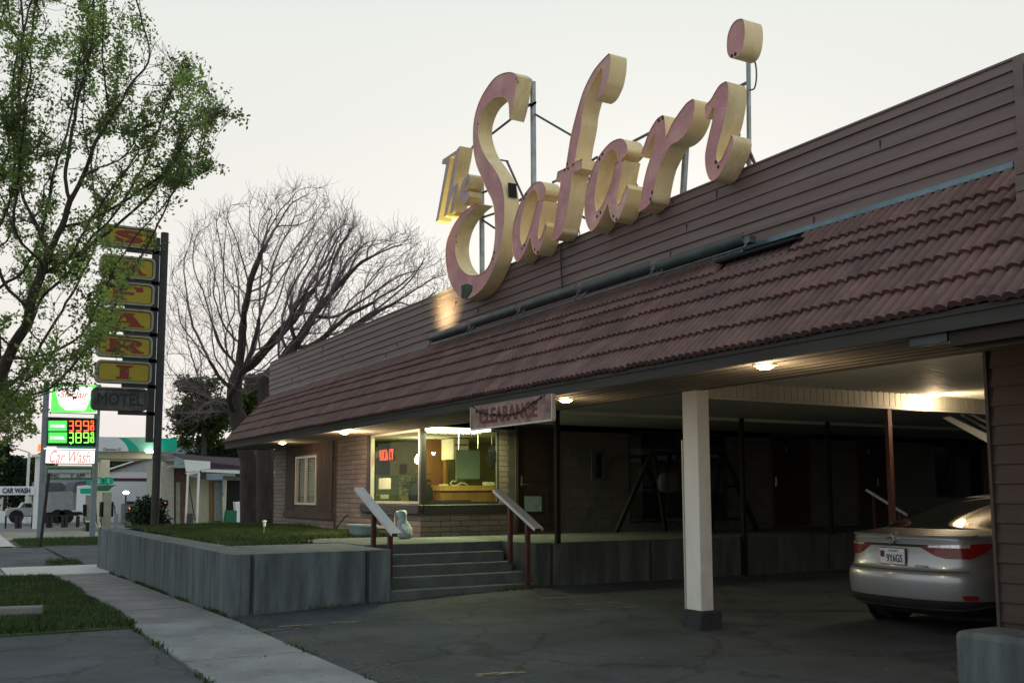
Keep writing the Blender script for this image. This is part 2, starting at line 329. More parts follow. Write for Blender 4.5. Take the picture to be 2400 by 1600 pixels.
def smooth_loop(pts, corner=48, sub=4):
    P = [Vector(p) for p in pts]; n = len(P); out = []
    def iscorner(i):
        a = (P[i] - P[i - 1]); b = (P[(i + 1) % n] - P[i])
        return a.length > 0 and b.length > 0 and math.degrees(a.angle(b)) > corner
    C = [iscorner(i) for i in range(n)]
    for i in range(n):
        p1, p2 = P[i], P[(i + 1) % n]; p0 = p1 if C[i] else P[i - 1]; p3 = p2 if C[(i + 1) % n] else P[(i + 2) % n]
        for k in range(sub):
            t = k / sub
            q = .5 * ((2 * p1) + (p2 - p0) * t + (2 * p0 - 5 * p1 + 4 * p2 - p3) * t * t + (3 * p1 - p0 - 3 * p2 + p3) * t ** 3)
            out.append((q.x, q.y))
    return out
def dup(root, loc, label=None, rz=None):
    r = root.copy(); COL.objects.link(r); r.location = loc
    if rz is not None: r.rotation_euler = (0, 0, rz)
    if label: r['label'] = label
    for ch in list(root.children):
        c = ch.copy(); COL.objects.link(c); c.parent = r
        for g in list(ch.children):
            d = g.copy(); COL.objects.link(d); d.parent = c
    return r
# ================================================================== GROUND
def sheet(name, poly_or_rect, dz, m, step=1.5, kind='structure', thick=0):
    """grid sheet following the terrain over an x,y rectangle"""
    x0, y0, x1, y1 = poly_or_rect
    nx = max(1, int(math.ceil((x1 - x0) / step))); ny = max(1, int(math.ceil((y1 - y0) / step)))
    xs = sorted(set(list(np.linspace(x0, x1, nx + 1)) + [v for v in (-13.3, -9.0, -33.3) if x0 < v < x1])); ys = sorted(set(list(np.linspace(y0, y1, ny + 1)) + [v for v in (3.3, 7.9) if y0 < v < y1]))
    b = MB(); nxx = len(xs)
    b.add([(x, y, G(x, y) + dz) for y in ys for x in xs], [(j * nxx + i, j * nxx + i + 1, (j + 1) * nxx + i + 1, (j + 1) * nxx + i) for j in range(len(ys) - 1) for i in range(nxx - 1)])
    if thick:
        for (xa, ya, xb, yb) in ((x0, y0, x1, y0), (x1, y0, x1, y1), (x1, y1, x0, y1), (x0, y1, x0, y0)):
            N_ = 12
            for i in range(N_):
                a = (xa + (xb - xa) * i / N_, ya + (yb - ya) * i / N_); c = (xa + (xb - xa) * (i + 1) / N_, ya + (yb - ya) * (i + 1) / N_)
                b.quad((*a, G(*a) + dz), (*c, G(*c) + dz), (*c, G(*c) + dz - thick), (*a, G(*a) + dz - thick))
    return tag(b.build(name, m), kind=kind)
gb = MB(); S = 900
xs = [-S, -200, -90, -60, -45, -33.3, -25, -18, -13.61, -13.6, -13.3, -9, -5, 0, 10, 60, 300]; ys = [-S, -100, -30, -10, 0, 3.3, 5, 7.9, 12.3, 20, 40, 120, S]
gb.add([(x, y, G(x, y) - .03) for y in ys for x in xs], [(j * len(xs) + i, j * len(xs) + i + 1, (j + 1) * len(xs) + i + 1, (j + 1) * len(xs) + i) for j in range(len(ys) - 1) for i in range(len(xs) - 1)])
tag(gb.build('ground', 'lot_gravel'), kind='structure')
sheet('driveway', (-13.36, 3.235, 6, 40), .0, 'asphalt', 1.2)
sheet('driveway_apron', (-13.0, -14, 6, 2.02), -.012, 'asphalt_apron', 1.2)
# road beyond the kerb
sheet('road', (-120, -14, -13.0, -1.6), -.10, 'asphalt_apron', 6)
# side drive crossing between motel and station
sheet('side_driveway', (-40.5, -1.6, -28.2, 3.1), -.012, 'asphalt_apron', 3)
tag(MB().add([(p[0], p[1], G(p[0], p[1]) + .003) for p in [(-40.5, 3.1), (-28.2, 3.1), (-28.2, 40), (-40.5, 40)]], [(0, 3, 2, 1)]).build('side_lot', 'asphalt_apron'), kind='structure')
# sidewalk slabs as one sheet with open joints
sw = MB()
jx = [4, 1, -2.2, -5.2, -7.55, -10.02, -13.05, -14.9, -16.8, -18.7, -20.6, -22.5, -24.2]
for i in range(len(jx) - 1):
    xa, xb = jx[i + 1] + .012, jx[i] - .012; old = xb < -13
    ya, yb = 2.03, 3.225 if not old else 3.2
    seg = 3
    for k in range(seg):
        a = xa + (xb - xa) * k / seg; c = xa + (xb - xa) * (k + 1) / seg
        tilt = .006 * math.sin(i * 2.1)
        z = lambda x, y: G(x, y) + .012 + tilt * (1 if x > (xa + xb) / 2 else -1) * .6
        sw.add([(a, ya, z(a, ya)), (c, ya, z(c, ya)), (c, yb, z(c, yb)), (a, yb, z(a, yb)), (a, ya, z(a, ya) - .08), (c, ya, z(c, ya) - .08), (c, yb, z(c, yb) - .08), (a, yb, z(a, yb) - .08)],
               [(0, 1, 2, 3), (0, 4, 5, 1), (2, 6, 7, 3)] + ([(0, 3, 7, 4)] if k == 0 else []) + ([(1, 5, 6, 2)] if k == seg - 1 else []), 1 if old else 0)
tag(sw.build('sidewalk', ['conc_walk', 'conc_old']), kind='structure')
pv = MB()
for (xa, xb, ya, yb) in ((-24.2, -28.1, 1.2, 4.6), (-41, -60, .3, 2.2)):
    pv.add([(xa, ya, G(xa, ya) + .016), (xb, ya, G(xb, ya) + .016), (xb, yb, G(xb, yb) + .016), (xa, yb, G(xa, yb) + .016)], [(0, 1, 2, 3)])
tag(pv.build('pavement', 'conc_pale'), kind='structure')
# verge soil + turf
sheet('verge', (-24.2, -1.35, -12.9, 2.02), .006, 'grass_soil', 1.2, thick=.06)
sheet('far_verge', (-47.2, 2.3, -40.6, 6.4), .01, 'grass_soil', 2)
sheet('corner_verge', (-30.2, 2.35, -28.2, 3.2), .02, 'grass_soil', 2)
sheet('lawn', (-26.5, 3.84, -15.6, 7.38), 0, 'grass_soil', .6)
def lawn_z(x, y): return .785 + .03 * (y - 3.6) / 3.8 + .012 * math.sin(x * 1.7) * math.sin(y * 2.3)
lw = bpy.data.objects['lawn']
for v in lw.data.vertices: v.co.z = lawn_z(v.co.x, v.co.y) if (v.co.x < -16.8 or v.co.y < 5.12) else .3
def blades(name, regions, n, hmin, hmax, label, zf, clump=0.):
    V = []; F = []; T = []
    areas = np.array([abs((r[2] - r[0]) * (r[3] - r[1])) * (r[4] if len(r) > 4 else 1) for r in regions]); areas /= areas.sum()
    for ri, r in enumerate(regions):
        for _ in range(int(n * areas[ri])):
            x = random.uniform(r[0], r[2]); y = random.uniform(r[1], r[3])
            if clump and math.sin(x * 3.1 + 2 * math.sin(y * 2.2)) + math.sin(y * 4.3 + x) < clump - random.random() * 1.6: continue
            z = zf(x, y); h = random.uniform(hmin, hmax) * (1 + .35 * math.sin(x * 1.3) * math.sin(y * 1.9)); a = random.uniform(0, 6.28); w = random.uniform(.006, .012)
            dx, dy = math.cos(a) * w, math.sin(a) * w; lx, ly = random.gauss(0, h * .45), random.gauss(0, h * .45)
            o = len(V); V += [(x - dx, y - dy, z - .005), (x + dx, y + dy, z - .005), (x + lx, y + ly, z + h)]; F.append((o, o + 1, o + 2)); T.append(random.uniform(.55, 1.35))
    me = bpy.data.meshes.new(name); me.from_pydata(V, [], F); me.materials.append(MATS['grass_blade'])
    at = me.attributes.new('tint', 'FLOAT', 'FACE'); at.data.foreach_set('value', T)
    o = bpy.data.objects.new(name, me); COL.objects.link(o); return tag(o, label, 'grass', kind='stuff')
blades('lawn_grass', [(-26.4, 3.82, -16.92, 7.33, 1), (-16.92, 3.82, -15.58, 5.1, 1)], 66000, .03, .07, 'short green lawn grass raised behind the concrete retaining wall', lawn_z)
blades('verge_grass', [(-19, -1.3, -13.2, 2.05, 1.6), (-13.4, -1.3, -12.95, 2.05, .8), (-24.2, -1.3, -19, 2.05, .7)], 62000, .03, .085, 'green grass on the verge left of the sidewalk', lambda x, y: G(x, y) + .006)
blades('roadside_grass', [(-47, 2.4, -40.8, 6.3, 1), (-30.1, 2.4, -28.3, 3.15, 1.4)], 9000, .05, .14, 'grass patch under the tall price sign', lambda x, y: G(x, y) + .02)
wd = []
blades('joint_weeds', [(-24, 3.19, -13.4, 3.27, 3), (-24, 1.98, -13.2, 2.12, 3), (-13.3, 3.2, -4, 3.26, 1), (-13, 1.97, -3, 2.04, 1.4), (-13.36, 3.3, -13.2, 8, .8)], 9000, .02, .07, 'weeds and grass tufts along the sidewalk edges', lambda x, y: G(x, y), clump=.75)
def debris():
    V = []; F = []
    rs = random.Random(17)
    for _ in range(2600):
        k = rs.random()
        if k < .35: x = rs.uniform(-13.3, -3); y = 3.26 + abs(rs.gauss(0, .25))
        elif k < .5: x = -13.3 + abs(rs.gauss(0, .2)); y = rs.uniform(3.4, 8)
        elif k < .8: x = rs.uniform(-13.2, -3); y = rs.uniform(3.3, 9)
        else: x = rs.uniform(-13, -5); y = rs.uniform(.2, 3.2)
        z = G(x, y) + .014; r = rs.uniform(.004, .016) * (1.6 if rs.random() < .08 else 1); a = rs.uniform(0, 6.28); o = len(V)
        V += [(x + r * math.cos(a + q) * rs.uniform(.6, 1.3), y + r * math.sin(a + q) * rs.uniform(.6, 1.3), z + rs.uniform(0, r * .5)) for q in (0, 1.5, 3.1, 4.7)]; F.append((o, o + 1, o + 2, o + 3))
    me = bpy.data.meshes.new('leaf_litter'); me.from_pydata(V, [], F); me.materials.append(mat('litter', (.12, .10, .075), var=.5, scale=9)); o = bpy.data.objects.new('leaf_litter', me); COL.objects.link(o)
    tag(o, 'small dry leaves and grit scattered over the asphalt and sidewalk edges', 'litter', kind='stuff')
debris()
# chunk of kerb at the end of the verge
p0 = gp(-30, 1448); p1 = gp(99, 1443)
kb = MB(); kb.bar((p0[0], p0[1], .05), (p1[0], p1[1], .05), .16, .13)
tag(kb.build('broken_kerb', 'conc_old', loc=(p1[0], p1[1], 0), bevel=.025), 'short broken concrete kerb lying at the end of the grass verge', 'kerb')
# worn paint on the asphalt
pm = MB()
def blot(cx, cy, L, W, ang, n=9, dens=.6):
    ca, sa = math.cos(ang), math.sin(ang)
    for _ in range(int(n * 13)):
        u = random.uniform(-L / 2, L / 2); v = random.gauss(0, W / 3.5)
        if math.sin(u * 9 + cx) * .5 + .5 > dens + random.uniform(-.2, .35): continue
        r = random.uniform(.006, .026); x = cx + u * ca - v * sa; y = cy + u * sa + v * ca
        k = 6; a0 = random.uniform(0, 6)
        pts = [(x + ca * math.cos(a0 + j) * r * random.uniform(1, 2.6) - sa * math.sin(a0 + j) * r * .8, y + sa * math.cos(a0 + j) * r * 2 + ca * math.sin(a0 + j) * r * .8) for j in range(k)]
        pts = [(x + (ca * math.cos(j * 1.047) * 1.9 - sa * math.sin(j * 1.047) * .7) * r * random.uniform(.7, 1.2), y + (sa * math.cos(j * 1.047) * 1.9 + ca * math.sin(j * 1.047) * .7) * r * random.uniform(.7, 1.2)) for j in range(k)]
        pm.add([(a, b, G(a, b) + .004 + random.random() * .001) for a, b in pts], [tuple(range(k))])
for (px, py, L_, W_, dn) in ((745, 1462, .95, .09, .55), (650, 1475, .5, .07, .4), (1165, 1578, .8, .1, .5), (1310, 1400, .5, .02, .8), (1400, 1413, .6, .02, .5), (1430, 1425, .7, .025, .4)):
    q = gp(px, py); blot(q[0], q[1], L_, W_, 1.35, dens=dn)
tag(pm.build('worn_paint', 'paint_yellow'), kind='structure')

# ================================================================== CONCRETE RETAINING WALLS, PORCH, STEPS
PZ = .815
def groove_wall(b, a, c, zb, zt, t, seams, nrm):
    """vertical wall a->c (xy) whose outward face is on the line, with V grooves at seams (distance from a)"""
    A = Vector(a); C = Vector(c); d = (C - A); Ln = d.length; d.normalize(); n = Vector(nrm); g = .034
    prof = [A]
    for s in sorted(seams):
        if g < s < Ln - g: prof += [A + d * (s - g), A + d * s - n * .055, A + d * (s + g)]
    prof += [C, C - n * t, A - n * t]
    return prof
def wall_solid(b, prof, zb, zt, cham=.03, inner=None):
    """extrude a plan outline; bottom follows terrain"""
    n = len(prof)
    vs = [(p.x, p.y, G(p.x, p.y) - .25) for p in prof] + [(p.x, p.y, zt(p.x) if callable(zt) else zt) for p in prof]
    b.add(vs, [(i, (i + 1) % n, (i + 1) % n + n, i + n) for i in range(n)])
    tri = tessellate_polygon([[Vector((p.x, p.y, 0)) for p in prof]])
    b.add(vs, [tuple(i + n for i in t) for t in tri])
rw = thing('retaining_wall', 'long grey board-marked concrete wall around the raised lawn, beside the sidewalk', 'wall', (-13.34, 3.28, 0))
for nm, a, c, seams, nr, inn in (
    ('street_side', (-26.8, 3.28), (-13.46, 3.28), [26.8 - v for v in (26.63, 25.13, 23.33, 21.65, 19.99, 18.35, 16.59, 14.98)], (0, -1), None),
    ('drive_side', (-13.34, 3.40), (-13.34, 5.53), [.16, 1.78], (1, 0), None)):
    b = MB(); pr = groove_wall(b, a, c, 0, 0, .555 if nm == 'street_side' else .30, seams, nr)
    if nm == 'street_side':   # rounded corner joining the two faces
        arc = [Vector((-13.46 + .12 * math.sin(t), 3.40 - .12 * math.cos(t))) for t in np.linspace(0, math.pi / 2, 6)][1:]
        i = next(k for k, p in enumerate(pr) if (p - Vector(c)).length < 1e-6)
        pr = pr[:i + 1] + arc + [Vector((-13.64, 3.40)), Vector((-13.64, 3.84))] + pr[i + 2:]
    wall_solid(b, pr, 0, (lambda x: .80 - .004 * (-13.3 - x)))
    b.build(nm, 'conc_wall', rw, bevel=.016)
for v in (26.63, 25.13, 23.33, 21.65, 19.99, 18.35, 16.59, 14.98): b = MB(); b.box((-v - .018, 3.288, G(-v, 3) - .1), (-v + .018, 3.33, .77)); b.build('joint', 'pole_dark', rw)
for v in (3.56, 5.18): b = MB(); b.box((-13.39, v - .014, -.1), (-13.352, v + .014, .77)); b.build('joint', 'pole_dark', rw)
b = MB(); b.box((-26.8, 3.7, -.5), (-26.45, 7.6, .74)); b.build('end_wall', 'conc_wall', rw, bevel=.02)
# steps
st = thing('concrete_steps', 'flight of five grey concrete steps rising to the office porch', 'steps', (-13.34, 6.6, .08))
nz = [.22, .375, .52, .67, PZ]; yr = [7.91, 7.89, 7.83, 7.83, 7.93]
for i in range(5):
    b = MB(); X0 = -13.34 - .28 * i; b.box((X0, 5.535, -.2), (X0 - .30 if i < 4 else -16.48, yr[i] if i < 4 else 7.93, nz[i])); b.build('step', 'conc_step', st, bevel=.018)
# porch slab and its front wall
pw = thing('porch_walkway', 'raised concrete walkway with grooved front wall along the motel room doors', 'walkway', (-13.34, 8, 0))
b = MB(); pr = groove_wall(b, (-13.34, 7.93), (-13.34, 26), 0, 0, .3, [.29, 2.2, 4.17, 6.3, 8.5, 10.7], (1, 0))
wall_solid(b, pr, 0, PZ + .01); b.build('front_wall', 'conc_porch_shaded', pw, bevel=.012)
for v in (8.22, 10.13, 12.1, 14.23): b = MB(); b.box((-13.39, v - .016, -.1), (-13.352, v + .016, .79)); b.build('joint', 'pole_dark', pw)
b = MB(); b.box((-13.6, 7.94, -.2), (-16.48, 26, PZ)); b.build('slab', 'conc_porch_shaded', pw)
b = MB(); b.box((-13.64, 3.84, .4), (-15.6, 5.534, .799)); b.box((-15.6, 5.1, .4), (-16.6, 5.534, .81)); b.box((-16.49, 5.534, .4), (-16.9, 7.38, PZ)); b.build('landing', 'conc_wall', pw)
# concrete block in front of the right wing
bl = MB(); bl.box((-5.33, 7.02, -.2), (6, 7.53, .505)); 
tag(bl.build('concrete_planter_wall', 'conc_wall', loc=(-5.33, 7.02, .1), bevel=.05), 'low weathered concrete block wall in front of the brown siding, right edge', 'wall')

# ================================================================== MOTEL BUILDING
XE = -26.05; XR = -4.7; XT = -1.5; WY = 7.4; OX = -16.5; EY = 6.15; EZ = 2.90; PY = 7.33; TZ = 4.17; PT = 5.06; SZ = 2.77; CZ = 2.89
mo = thing('motel_building', 'long low motel with red brown tile mansard roof, clapboard parapet and slump block walls', 'motel', (-16.5, 7.4, .1))
# street wall with openings (window 1, office window)
def wall_with_holes(b, u0, u1, z0, z1, holes, f, m=0):
    us = sorted(set([u0, u1] + [h[0] for h in holes] + [h[1] for h in holes])); zs = sorted(set([z0, z1] + [h[2] for h in holes] + [h[3] for h in holes]))
    for i in range(len(us) - 1):
        for j in range(len(zs) - 1):
            uc = (us[i] + us[i + 1]) / 2; zc = (zs[j] + zs[j + 1]) / 2
            if any(h[0] < uc < h[1] and h[2] < zc < h[3] for h in holes): continue
            b.quad(f(us[i], zs[j]), f(us[i + 1], zs[j]), f(us[i + 1], zs[j + 1]), f(us[i], zs[j + 1]), m)
W1 = (-23.88, -22.29, 1.33, 2.48); WO = (-19.0, -16.5, 1.39, SZ - .005)
b = MB(); wall_with_holes(b, -25.85, OX, .5, SZ, [W1, WO], lambda u, z: (u, WY, z))
wall_with_holes(b, 7.4, 9.2, .5, CZ + .1, [(7.4, 9.0, 1.39, 2.77)], lambda u, z: (OX, u, z))
b.quad((-25.85, WY, -.5), (-25.85, 20, -.5), (-25.85, 20, 4), (-25.85, WY, 4))
b.quad((-26.02, 7.3, 0.2), (-25.0, 7.3, .2), (-25.0, 7.3, .80), (-26.02, 7.3, .80))
b.build('street_wall', 'block', mo)
# inner corner jamb
b = MB(); b.box((-19.16, WY - .02, 1.39), (-19.0, WY + .06, SZ)); b.build('window_jamb', 'frame_black', mo)
b = MB(); b.box((-19.35, WY - .09, 1.22), (-16.42, WY + .02, 1.385)); b.box((-16.60, WY + .02, 1.22), (-16.40, 9.12, 1.385)); b.build('window_ledge', 'frame_black', mo, bevel=.01)
# walkway wall with doors and windows
HO = [(9.41, 10.26, PZ, 2.85), (11.99, 14.6, .98, 2.85), (15.92, 17.05, PZ, 2.85), (18.62, 19.65, PZ, 2.80), (21.36, 23.2, 1.45, 2.81)]
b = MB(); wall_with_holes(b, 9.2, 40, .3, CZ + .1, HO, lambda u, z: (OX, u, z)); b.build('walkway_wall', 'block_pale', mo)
def door(y0, y1, z1, name='door', num=None, hy=None):
    b = MB(); b.box((OX - .08, y0, PZ), (OX - .03, y1, z1)); 
    for (a, c, e, g) in ((y0 + .14, y1 - .14, PZ + .2, PZ + .85), (y0 + .14, y1 - .14, PZ + 1.0, z1 - .15)): b.box((OX - .03, a, e), (OX - .022, c, g))
    d = b.build(name, 'wood_dark', mo, bevel=.004)
    fr = MB(); fr.box((OX - .1, y0 - .06, PZ), (OX + .015, y0, z1 + .06)); fr.box((OX - .1, y1, PZ), (OX + .015, y1 + .06, z1 + .06)); fr.box((OX - .1, y0, z1), (OX + .015, y1, z1 + .06)); fr.box((OX - .12, y0, PZ - .01), (OX + .05, y1, PZ + .03)); fr.build('door_frame', 'panel_brown', d)
    if hy:
        h = MB(); h.box((OX - .03, hy - .025, 1.72), (OX - .012, hy + .025, 1.92)); h.tube([(OX - .015, hy, 1.76), (OX + .04, hy, 1.76), (OX + .04, hy + .12, 1.755)], .012, 8); h.build('handle', 'chrome', d)
    if num:
        t = MB(); put_text(t, num, (OX - .015, (y0 + y1) / 2 - .12, 2.55), (0, 1, 0), (0, 0, 1), height=.11, depth=.012, bold=.02); t.build('room_number', 'alu', d)
    return d
od = door(9.41, 10.26, 2.85, 'office_door', None, 9.5)
nt_ = MB(); nt_.box((OX - .02, 9.56, 1.24), (OX - .012, 9.94, 1.53)); nt_.build('notice', 'poster', od)
for k in range(5): pass
door(15.92, 17.05, 2.85, 'room_door', '1', 16.03); door(18.62, 19.65, 2.80, 'room_door', '2', 19.3)
def window(y0, y1, z0, z1, splits, x=OX, gl='window_glass_dark', fm='frame_black'):
    f = MB(); w = .045
    f.box((x - .06, y0, z0), (x + .01, y0 + w, z1)); f.box((x - .06, y1 - w, z0), (x + .01, y1, z1)); f.box((x - .06, y0 + w, z0), (x + .01, y1 - w, z0 + w)); f.box((x - .06, y0 + w, z1 - w), (x + .01, y1 - w, z1))
    for s in splits: f.box((x - .05, s - .02, z0 + w), (x + .005, s + .02, z1 - w))
    o = f.build('window', fm, mo)
    g = MB(); g.quad((x - .03, y0 + w, z0 + w), (x - .03, y1 - w, z0 + w), (x - .03, y1 - w, z1 - w), (x - .03, y0 + w, z1 - w)); g.build('pane', gl, o)
    return o
wa = window(11.99, 14.6, .98, 2.85, [13.3]); wb = window(21.36, 23.2, 1.45, 2.81, [22.1])
c_ = MB(); n = 26
c_.add([(OX - .14 - .025 * math.sin(i * 2.1), 22.15 + i * .03, z) for z in (1.5, 2.45) for i in range(n)], [(i, i + 1, i + 1 + n, i + n) for i in range(n - 1)]); c_.build('curtain', 'curtain', wb)
b = MB(); b.box((OX - .9, 11.5, .9), (OX - .85, 25, 2.9)); b.build('room_back', 'room_dark', mo)
# rooms behind / roof deck / body so no light leaks
b = MB(); b.quad((-25.85, WY + .0, CZ + .12), (-25.85, 40, CZ + .12), (OX, 40, CZ + .12), (OX, WY + .0, CZ + .12)); b.box((-25.84, 7.42, SZ + .02), (OX, 40, SZ + .16))
b.build('ceiling_deck', 'under_roof', mo)
# soffit under street eave
b = MB(); b.box((XE + .02, EY + .02, SZ - .01), (XT, WY + .1, SZ + .02))
for i in range(7): b.box((XE + .05, EY + .12 + i * .165, SZ - .018), (XT, EY + .12 + i * .165 + .012, SZ - .0101))
b.build('soffit', 'soffit', mo)
# fascia
b = MB(); b.box((XE, EY - .0, SZ - .035), (XT, EY + .035, EZ - .015)); b.box((XE, EY + .035, SZ - .035), (XE + .03, PY, EZ - .02)); b.box((XE, EY - .015, SZ + .07), (XT, EY - .0, EZ - .02)); b.build('fascia', 'fascia', mo)
b = MB(); b.box((-4.62, EY + .05, SZ - .14), (4, EY + .2, SZ - .012)); b.build('header_beam', 'wood_dark', mo); b = MB(); b.box((-4.95, EY + .04, SZ - .10), (-4.63, EY + .16, SZ - .012)); b.build('metal_bracket', 'trough', mo)
# ceilings over the drive-through
b = MB(); b.box((-13.32, WY + .1, CZ), (-8.95, 25.5, CZ + .03)); b.box((-8.95, WY + .1, CZ), (XR + 8, 13.2, CZ + .03)); 
for i in range(48): b.box((-8.9, WY + .16 + i * .115, CZ - .012), (-3.5, WY + .16 + i * .115 + .022, CZ - .0005))
b.box((-13.32, WY + .07, SZ + .021), (XR + 8, WY + .1, CZ + .03))
b.build('drive_ceiling', 'ceiling_paint', mo)
b = MB(); b.box((OX, WY + .1, CZ + .02), (-13.321, 30, CZ + .05)); b.box((-13.40, WY + .1, CZ - .05), (-13.321, 19, CZ + .02)); b.build('walkway_ceiling', 'ceiling_paint', mo)
# grooved beam
b = MB(); b.box((-9.0, 7.62, 2.70), (-8.935, 12.78, CZ)); y = 7.64
for i in range(47):
    b.box((-8.935, y + i * .11, 2.715), (-8.922, y + i * .11 + .098, CZ)) if y + i * .11 + .098 < 12.78 else None
b.box((-9.01, 7.62, 2.675), (-8.905, 12.78, 2.70)); b.build('grooved_beam', 'ceiling_paint', mo)
# posts
mat('cab_letter', (.03, .033, .033))
b = MB(); b.box((-9.13, 7.42, .27), (-8.87, 7.60, CZ)); 
o = b.build('carport_post', 'post_paint', mo, bevel=.008)
f = MB(); f.box((-9.18, 7.37, .0), (-8.82, 7.68, .265)); f.build('footing', 'asphalt', o, bevel=.015)
e = MB(); e.box((-9.142, 7.405, .27), (-9.134, 7.425, 2.2)); e.build('peeling_trim', 'alu', o)
for yy, t in ((8.30, 'p'), (12.13, 'p'), (14.25, 'p'), (15.9, 'p')):
    b = MB(); b.box((-13.345, yy - .035, PZ if yy != 12.13 else .1), (-13.275, yy + .035, CZ + .02)); b.build('walkway_post', 'chair_black', mo)
b = MB(); b.box((-8.99, 10.68, .2), (-8.93, 10.75, 2.68)); b.build('lane_post', 'rust_red', mo)
# shuttered window panel
b = MB(); wall_with_holes(b, -24.75, -21.22, 1.17, SZ - .02, [(-23.92, -22.25, 1.29, 2.52)], lambda u, z: (u, WY - .03, z))
for k in range(38):
    x = -24.72 + k * .093
    if x < -24.0 or x > -22.2: b.box((x, WY - .042, 1.2), (x + .07, WY - .031, SZ - .03))
    else: b.box((x, WY - .042, 2.56), (x + .07, WY - .031, SZ - .03))
b.box((-24.8, WY - .06, 1.02), (-21.15, WY - .0, 1.17)); b.build('window_surround', 'panel_brown', mo)
f = MB(); x0, x1, z0, z1 = W1; w = .05; YY = WY - .05
f.box((x0, YY, z0), (x0 + w, WY + .03, z1)); f.box((x1 - w, YY, z0), (x1, WY + .03, z1)); f.box((x0 + w, YY, z0), (x1 - w, WY + .03, z0 + w)); f.box((x0 + w, YY, z1 - w), (x1 - w, WY + .03, z1)); f.box((-23.14, YY + .01, z0 + w), (-23.09, WY + .02, z1 - w))
wn = f.build('window', 'alu', mo)
g = MB(); g.quad((x0 + w, WY - .0, z0 + w), (x1 - w, WY - .0, z0 + w), (x1 - w, WY - .0, z1 - w), (x0 + w, WY - .0, z1 - w)); g.build('pane', 'window_glass', wn)
g = MB()
for k in range(26): zz = z0 + .06 + k * .041; g.add([(x0 + w, WY + .045, zz), (x1 - w, WY + .045, zz), (x1 - w, WY + .075, zz + .028), (x0 + w, WY + .075, zz + .028)], [(0, 1, 2, 3)])
g.build('blind', 'blind', wn)
g = MB(); g.box((x0 + w, WY + .012, z0 + w), (-23.1, WY + .02, z1 - w)); 
# pipe & downspout on the street wall
b = MB(); b.tube([(-21.03, WY - .03, .82), (-21.03, WY - .03, SZ)], .022); b.build('conduit', 'panel_brown', mo)
# crawl hatch under the office window
b = MB(); b.box((-18.75, WY - .035, .92), (-17.6, WY - .0, 1.22)); o = b.build('vent_hatch', 'alu', mo); b = MB(); b.box((-18.68, WY - .045, .98), (-17.67, WY - .036, 1.2)); b.build('hatch_door', 'frame_black', o)
# --- office window (wraps the corner)
def fr_y(b, x0, x1, z0, z1, w, y0, y1): b.box((x0, y0, z0), (x0 + w, y1, z1)); b.box((x1 - w, y0, z0), (x1, y1, z1)); b.box((x0 + w, y0, z0), (x1 - w, y1, z0 + w)); b.box((x0 + w, y0, z1 - w), (x1 - w, y1, z1))
f = MB(); fr_y(f, -18.97, -16.56, 1.40, SZ - .012, .045, WY - .01, WY + .06); ow = f.build('office_window', 'alu', mo)
g = MB(); g.quad((-18.93, WY + .02, 1.44), (-16.6, WY + .02, 1.44), (-16.6, WY + .02, 2.73), (-18.93, WY + .02, 2.73)); g.build('pane', 'window_glass', ow)
f = MB(); x = OX
f.box((x - .06, 7.47, 1.40), (x + .0, 7.50, 2.76)); f.box((x - .06, 8.96, 1.40), (x, 9.0, 2.76)); f.box((x - .06, 7.50, 1.40), (x, 8.96, 1.44)); f.box((x - .06, 7.50, 2.74), (x, 8.96, 2.76)); o2 = f.build('office_window', 'frame_black', mo)
g = MB(); g.quad((x - .03, 7.50, 1.44), (x - .03, 8.96, 1.44), (x - .03, 8.96, 2.74), (x - .03, 7.50, 2.74)); g.build('pane', 'window_glass', o2)
f = MB(); f.box((-16.60, 7.395, 1.39), (-16.49, 7.47, SZ)); f.build('corner_mullion', 'frame_black', mo)

# --- mansard roof tiles
Ln = math.hypot(PY - EY, TZ - EZ); dy, dz = (PY - EY) / Ln, (TZ - EZ) / Ln; ny_, nz_ = -dz, dy
fr_ = [0, .18, .365, .54, .695, .805, 1.0]; PX = .107
def tile_course(b, x0, x1, k, lift=0.):
    s0 = fr_[k] * Ln - (.03 if k else .04); s1 = fr_[k + 1] * Ln + .02
    n0 = int(math.floor((x0 - XE) / PX)); n1 = int(math.floor((x1 - XE) / PX)); SUB = 6
    for i in range(n0, n1):
        xa = XE + i * PX; t = TINT[(i // 3) % 997, k]; jit = JIT[(i // 3) % 997, k]
        pts = []
        for j in range(SUB + 1):
            u = j / SUB; h = .034 * (max(0, math.sin(math.pi * u))) ** .75
            if i % 3 == 2 and j == SUB: h -= .008
            pts.append((xa + PX * u, h))
        def P(x, s, h): return (x, EY + dy * s + ny_ * h, EZ + dz * s + nz_ * h)
        top = [P(x, s1, h + .004) for x, h in pts]; bot = [P(x, s0 + jit, h + .044 + lift) for x, h in pts]; und = [P(x, s0 + jit + .004, h * .55 + .002) for x, h in pts]
        n = len(pts); vs = und + bot + top
        b.add(vs, [(j, j + 1, n + j + 1, n + j) for j in range(n - 1)], 0, t * .9)
        b.add(vs, [(n + j, n + j + 1, 2 * n + j + 1, 2 * n + j) for j in range(n - 1)], 0, t)
TINT = np.clip(rng.normal(1, .09, (997, 7)), .7, 1.35); JIT = rng.normal(0, .0045, (997, 7))
b = MB(); gx0 = on(1700, 600, y=7.2)[0]; gx1 = on(1890, 545, y=7.2)[0]
for k in range(6):
    if k < 5: tile_course(b, XE, XT, k)
    else: tile_course(b, XE, gx0, k); tile_course(b, gx1, XT, k)
rf = b.build('roof', 'tile', mo, ang=50)
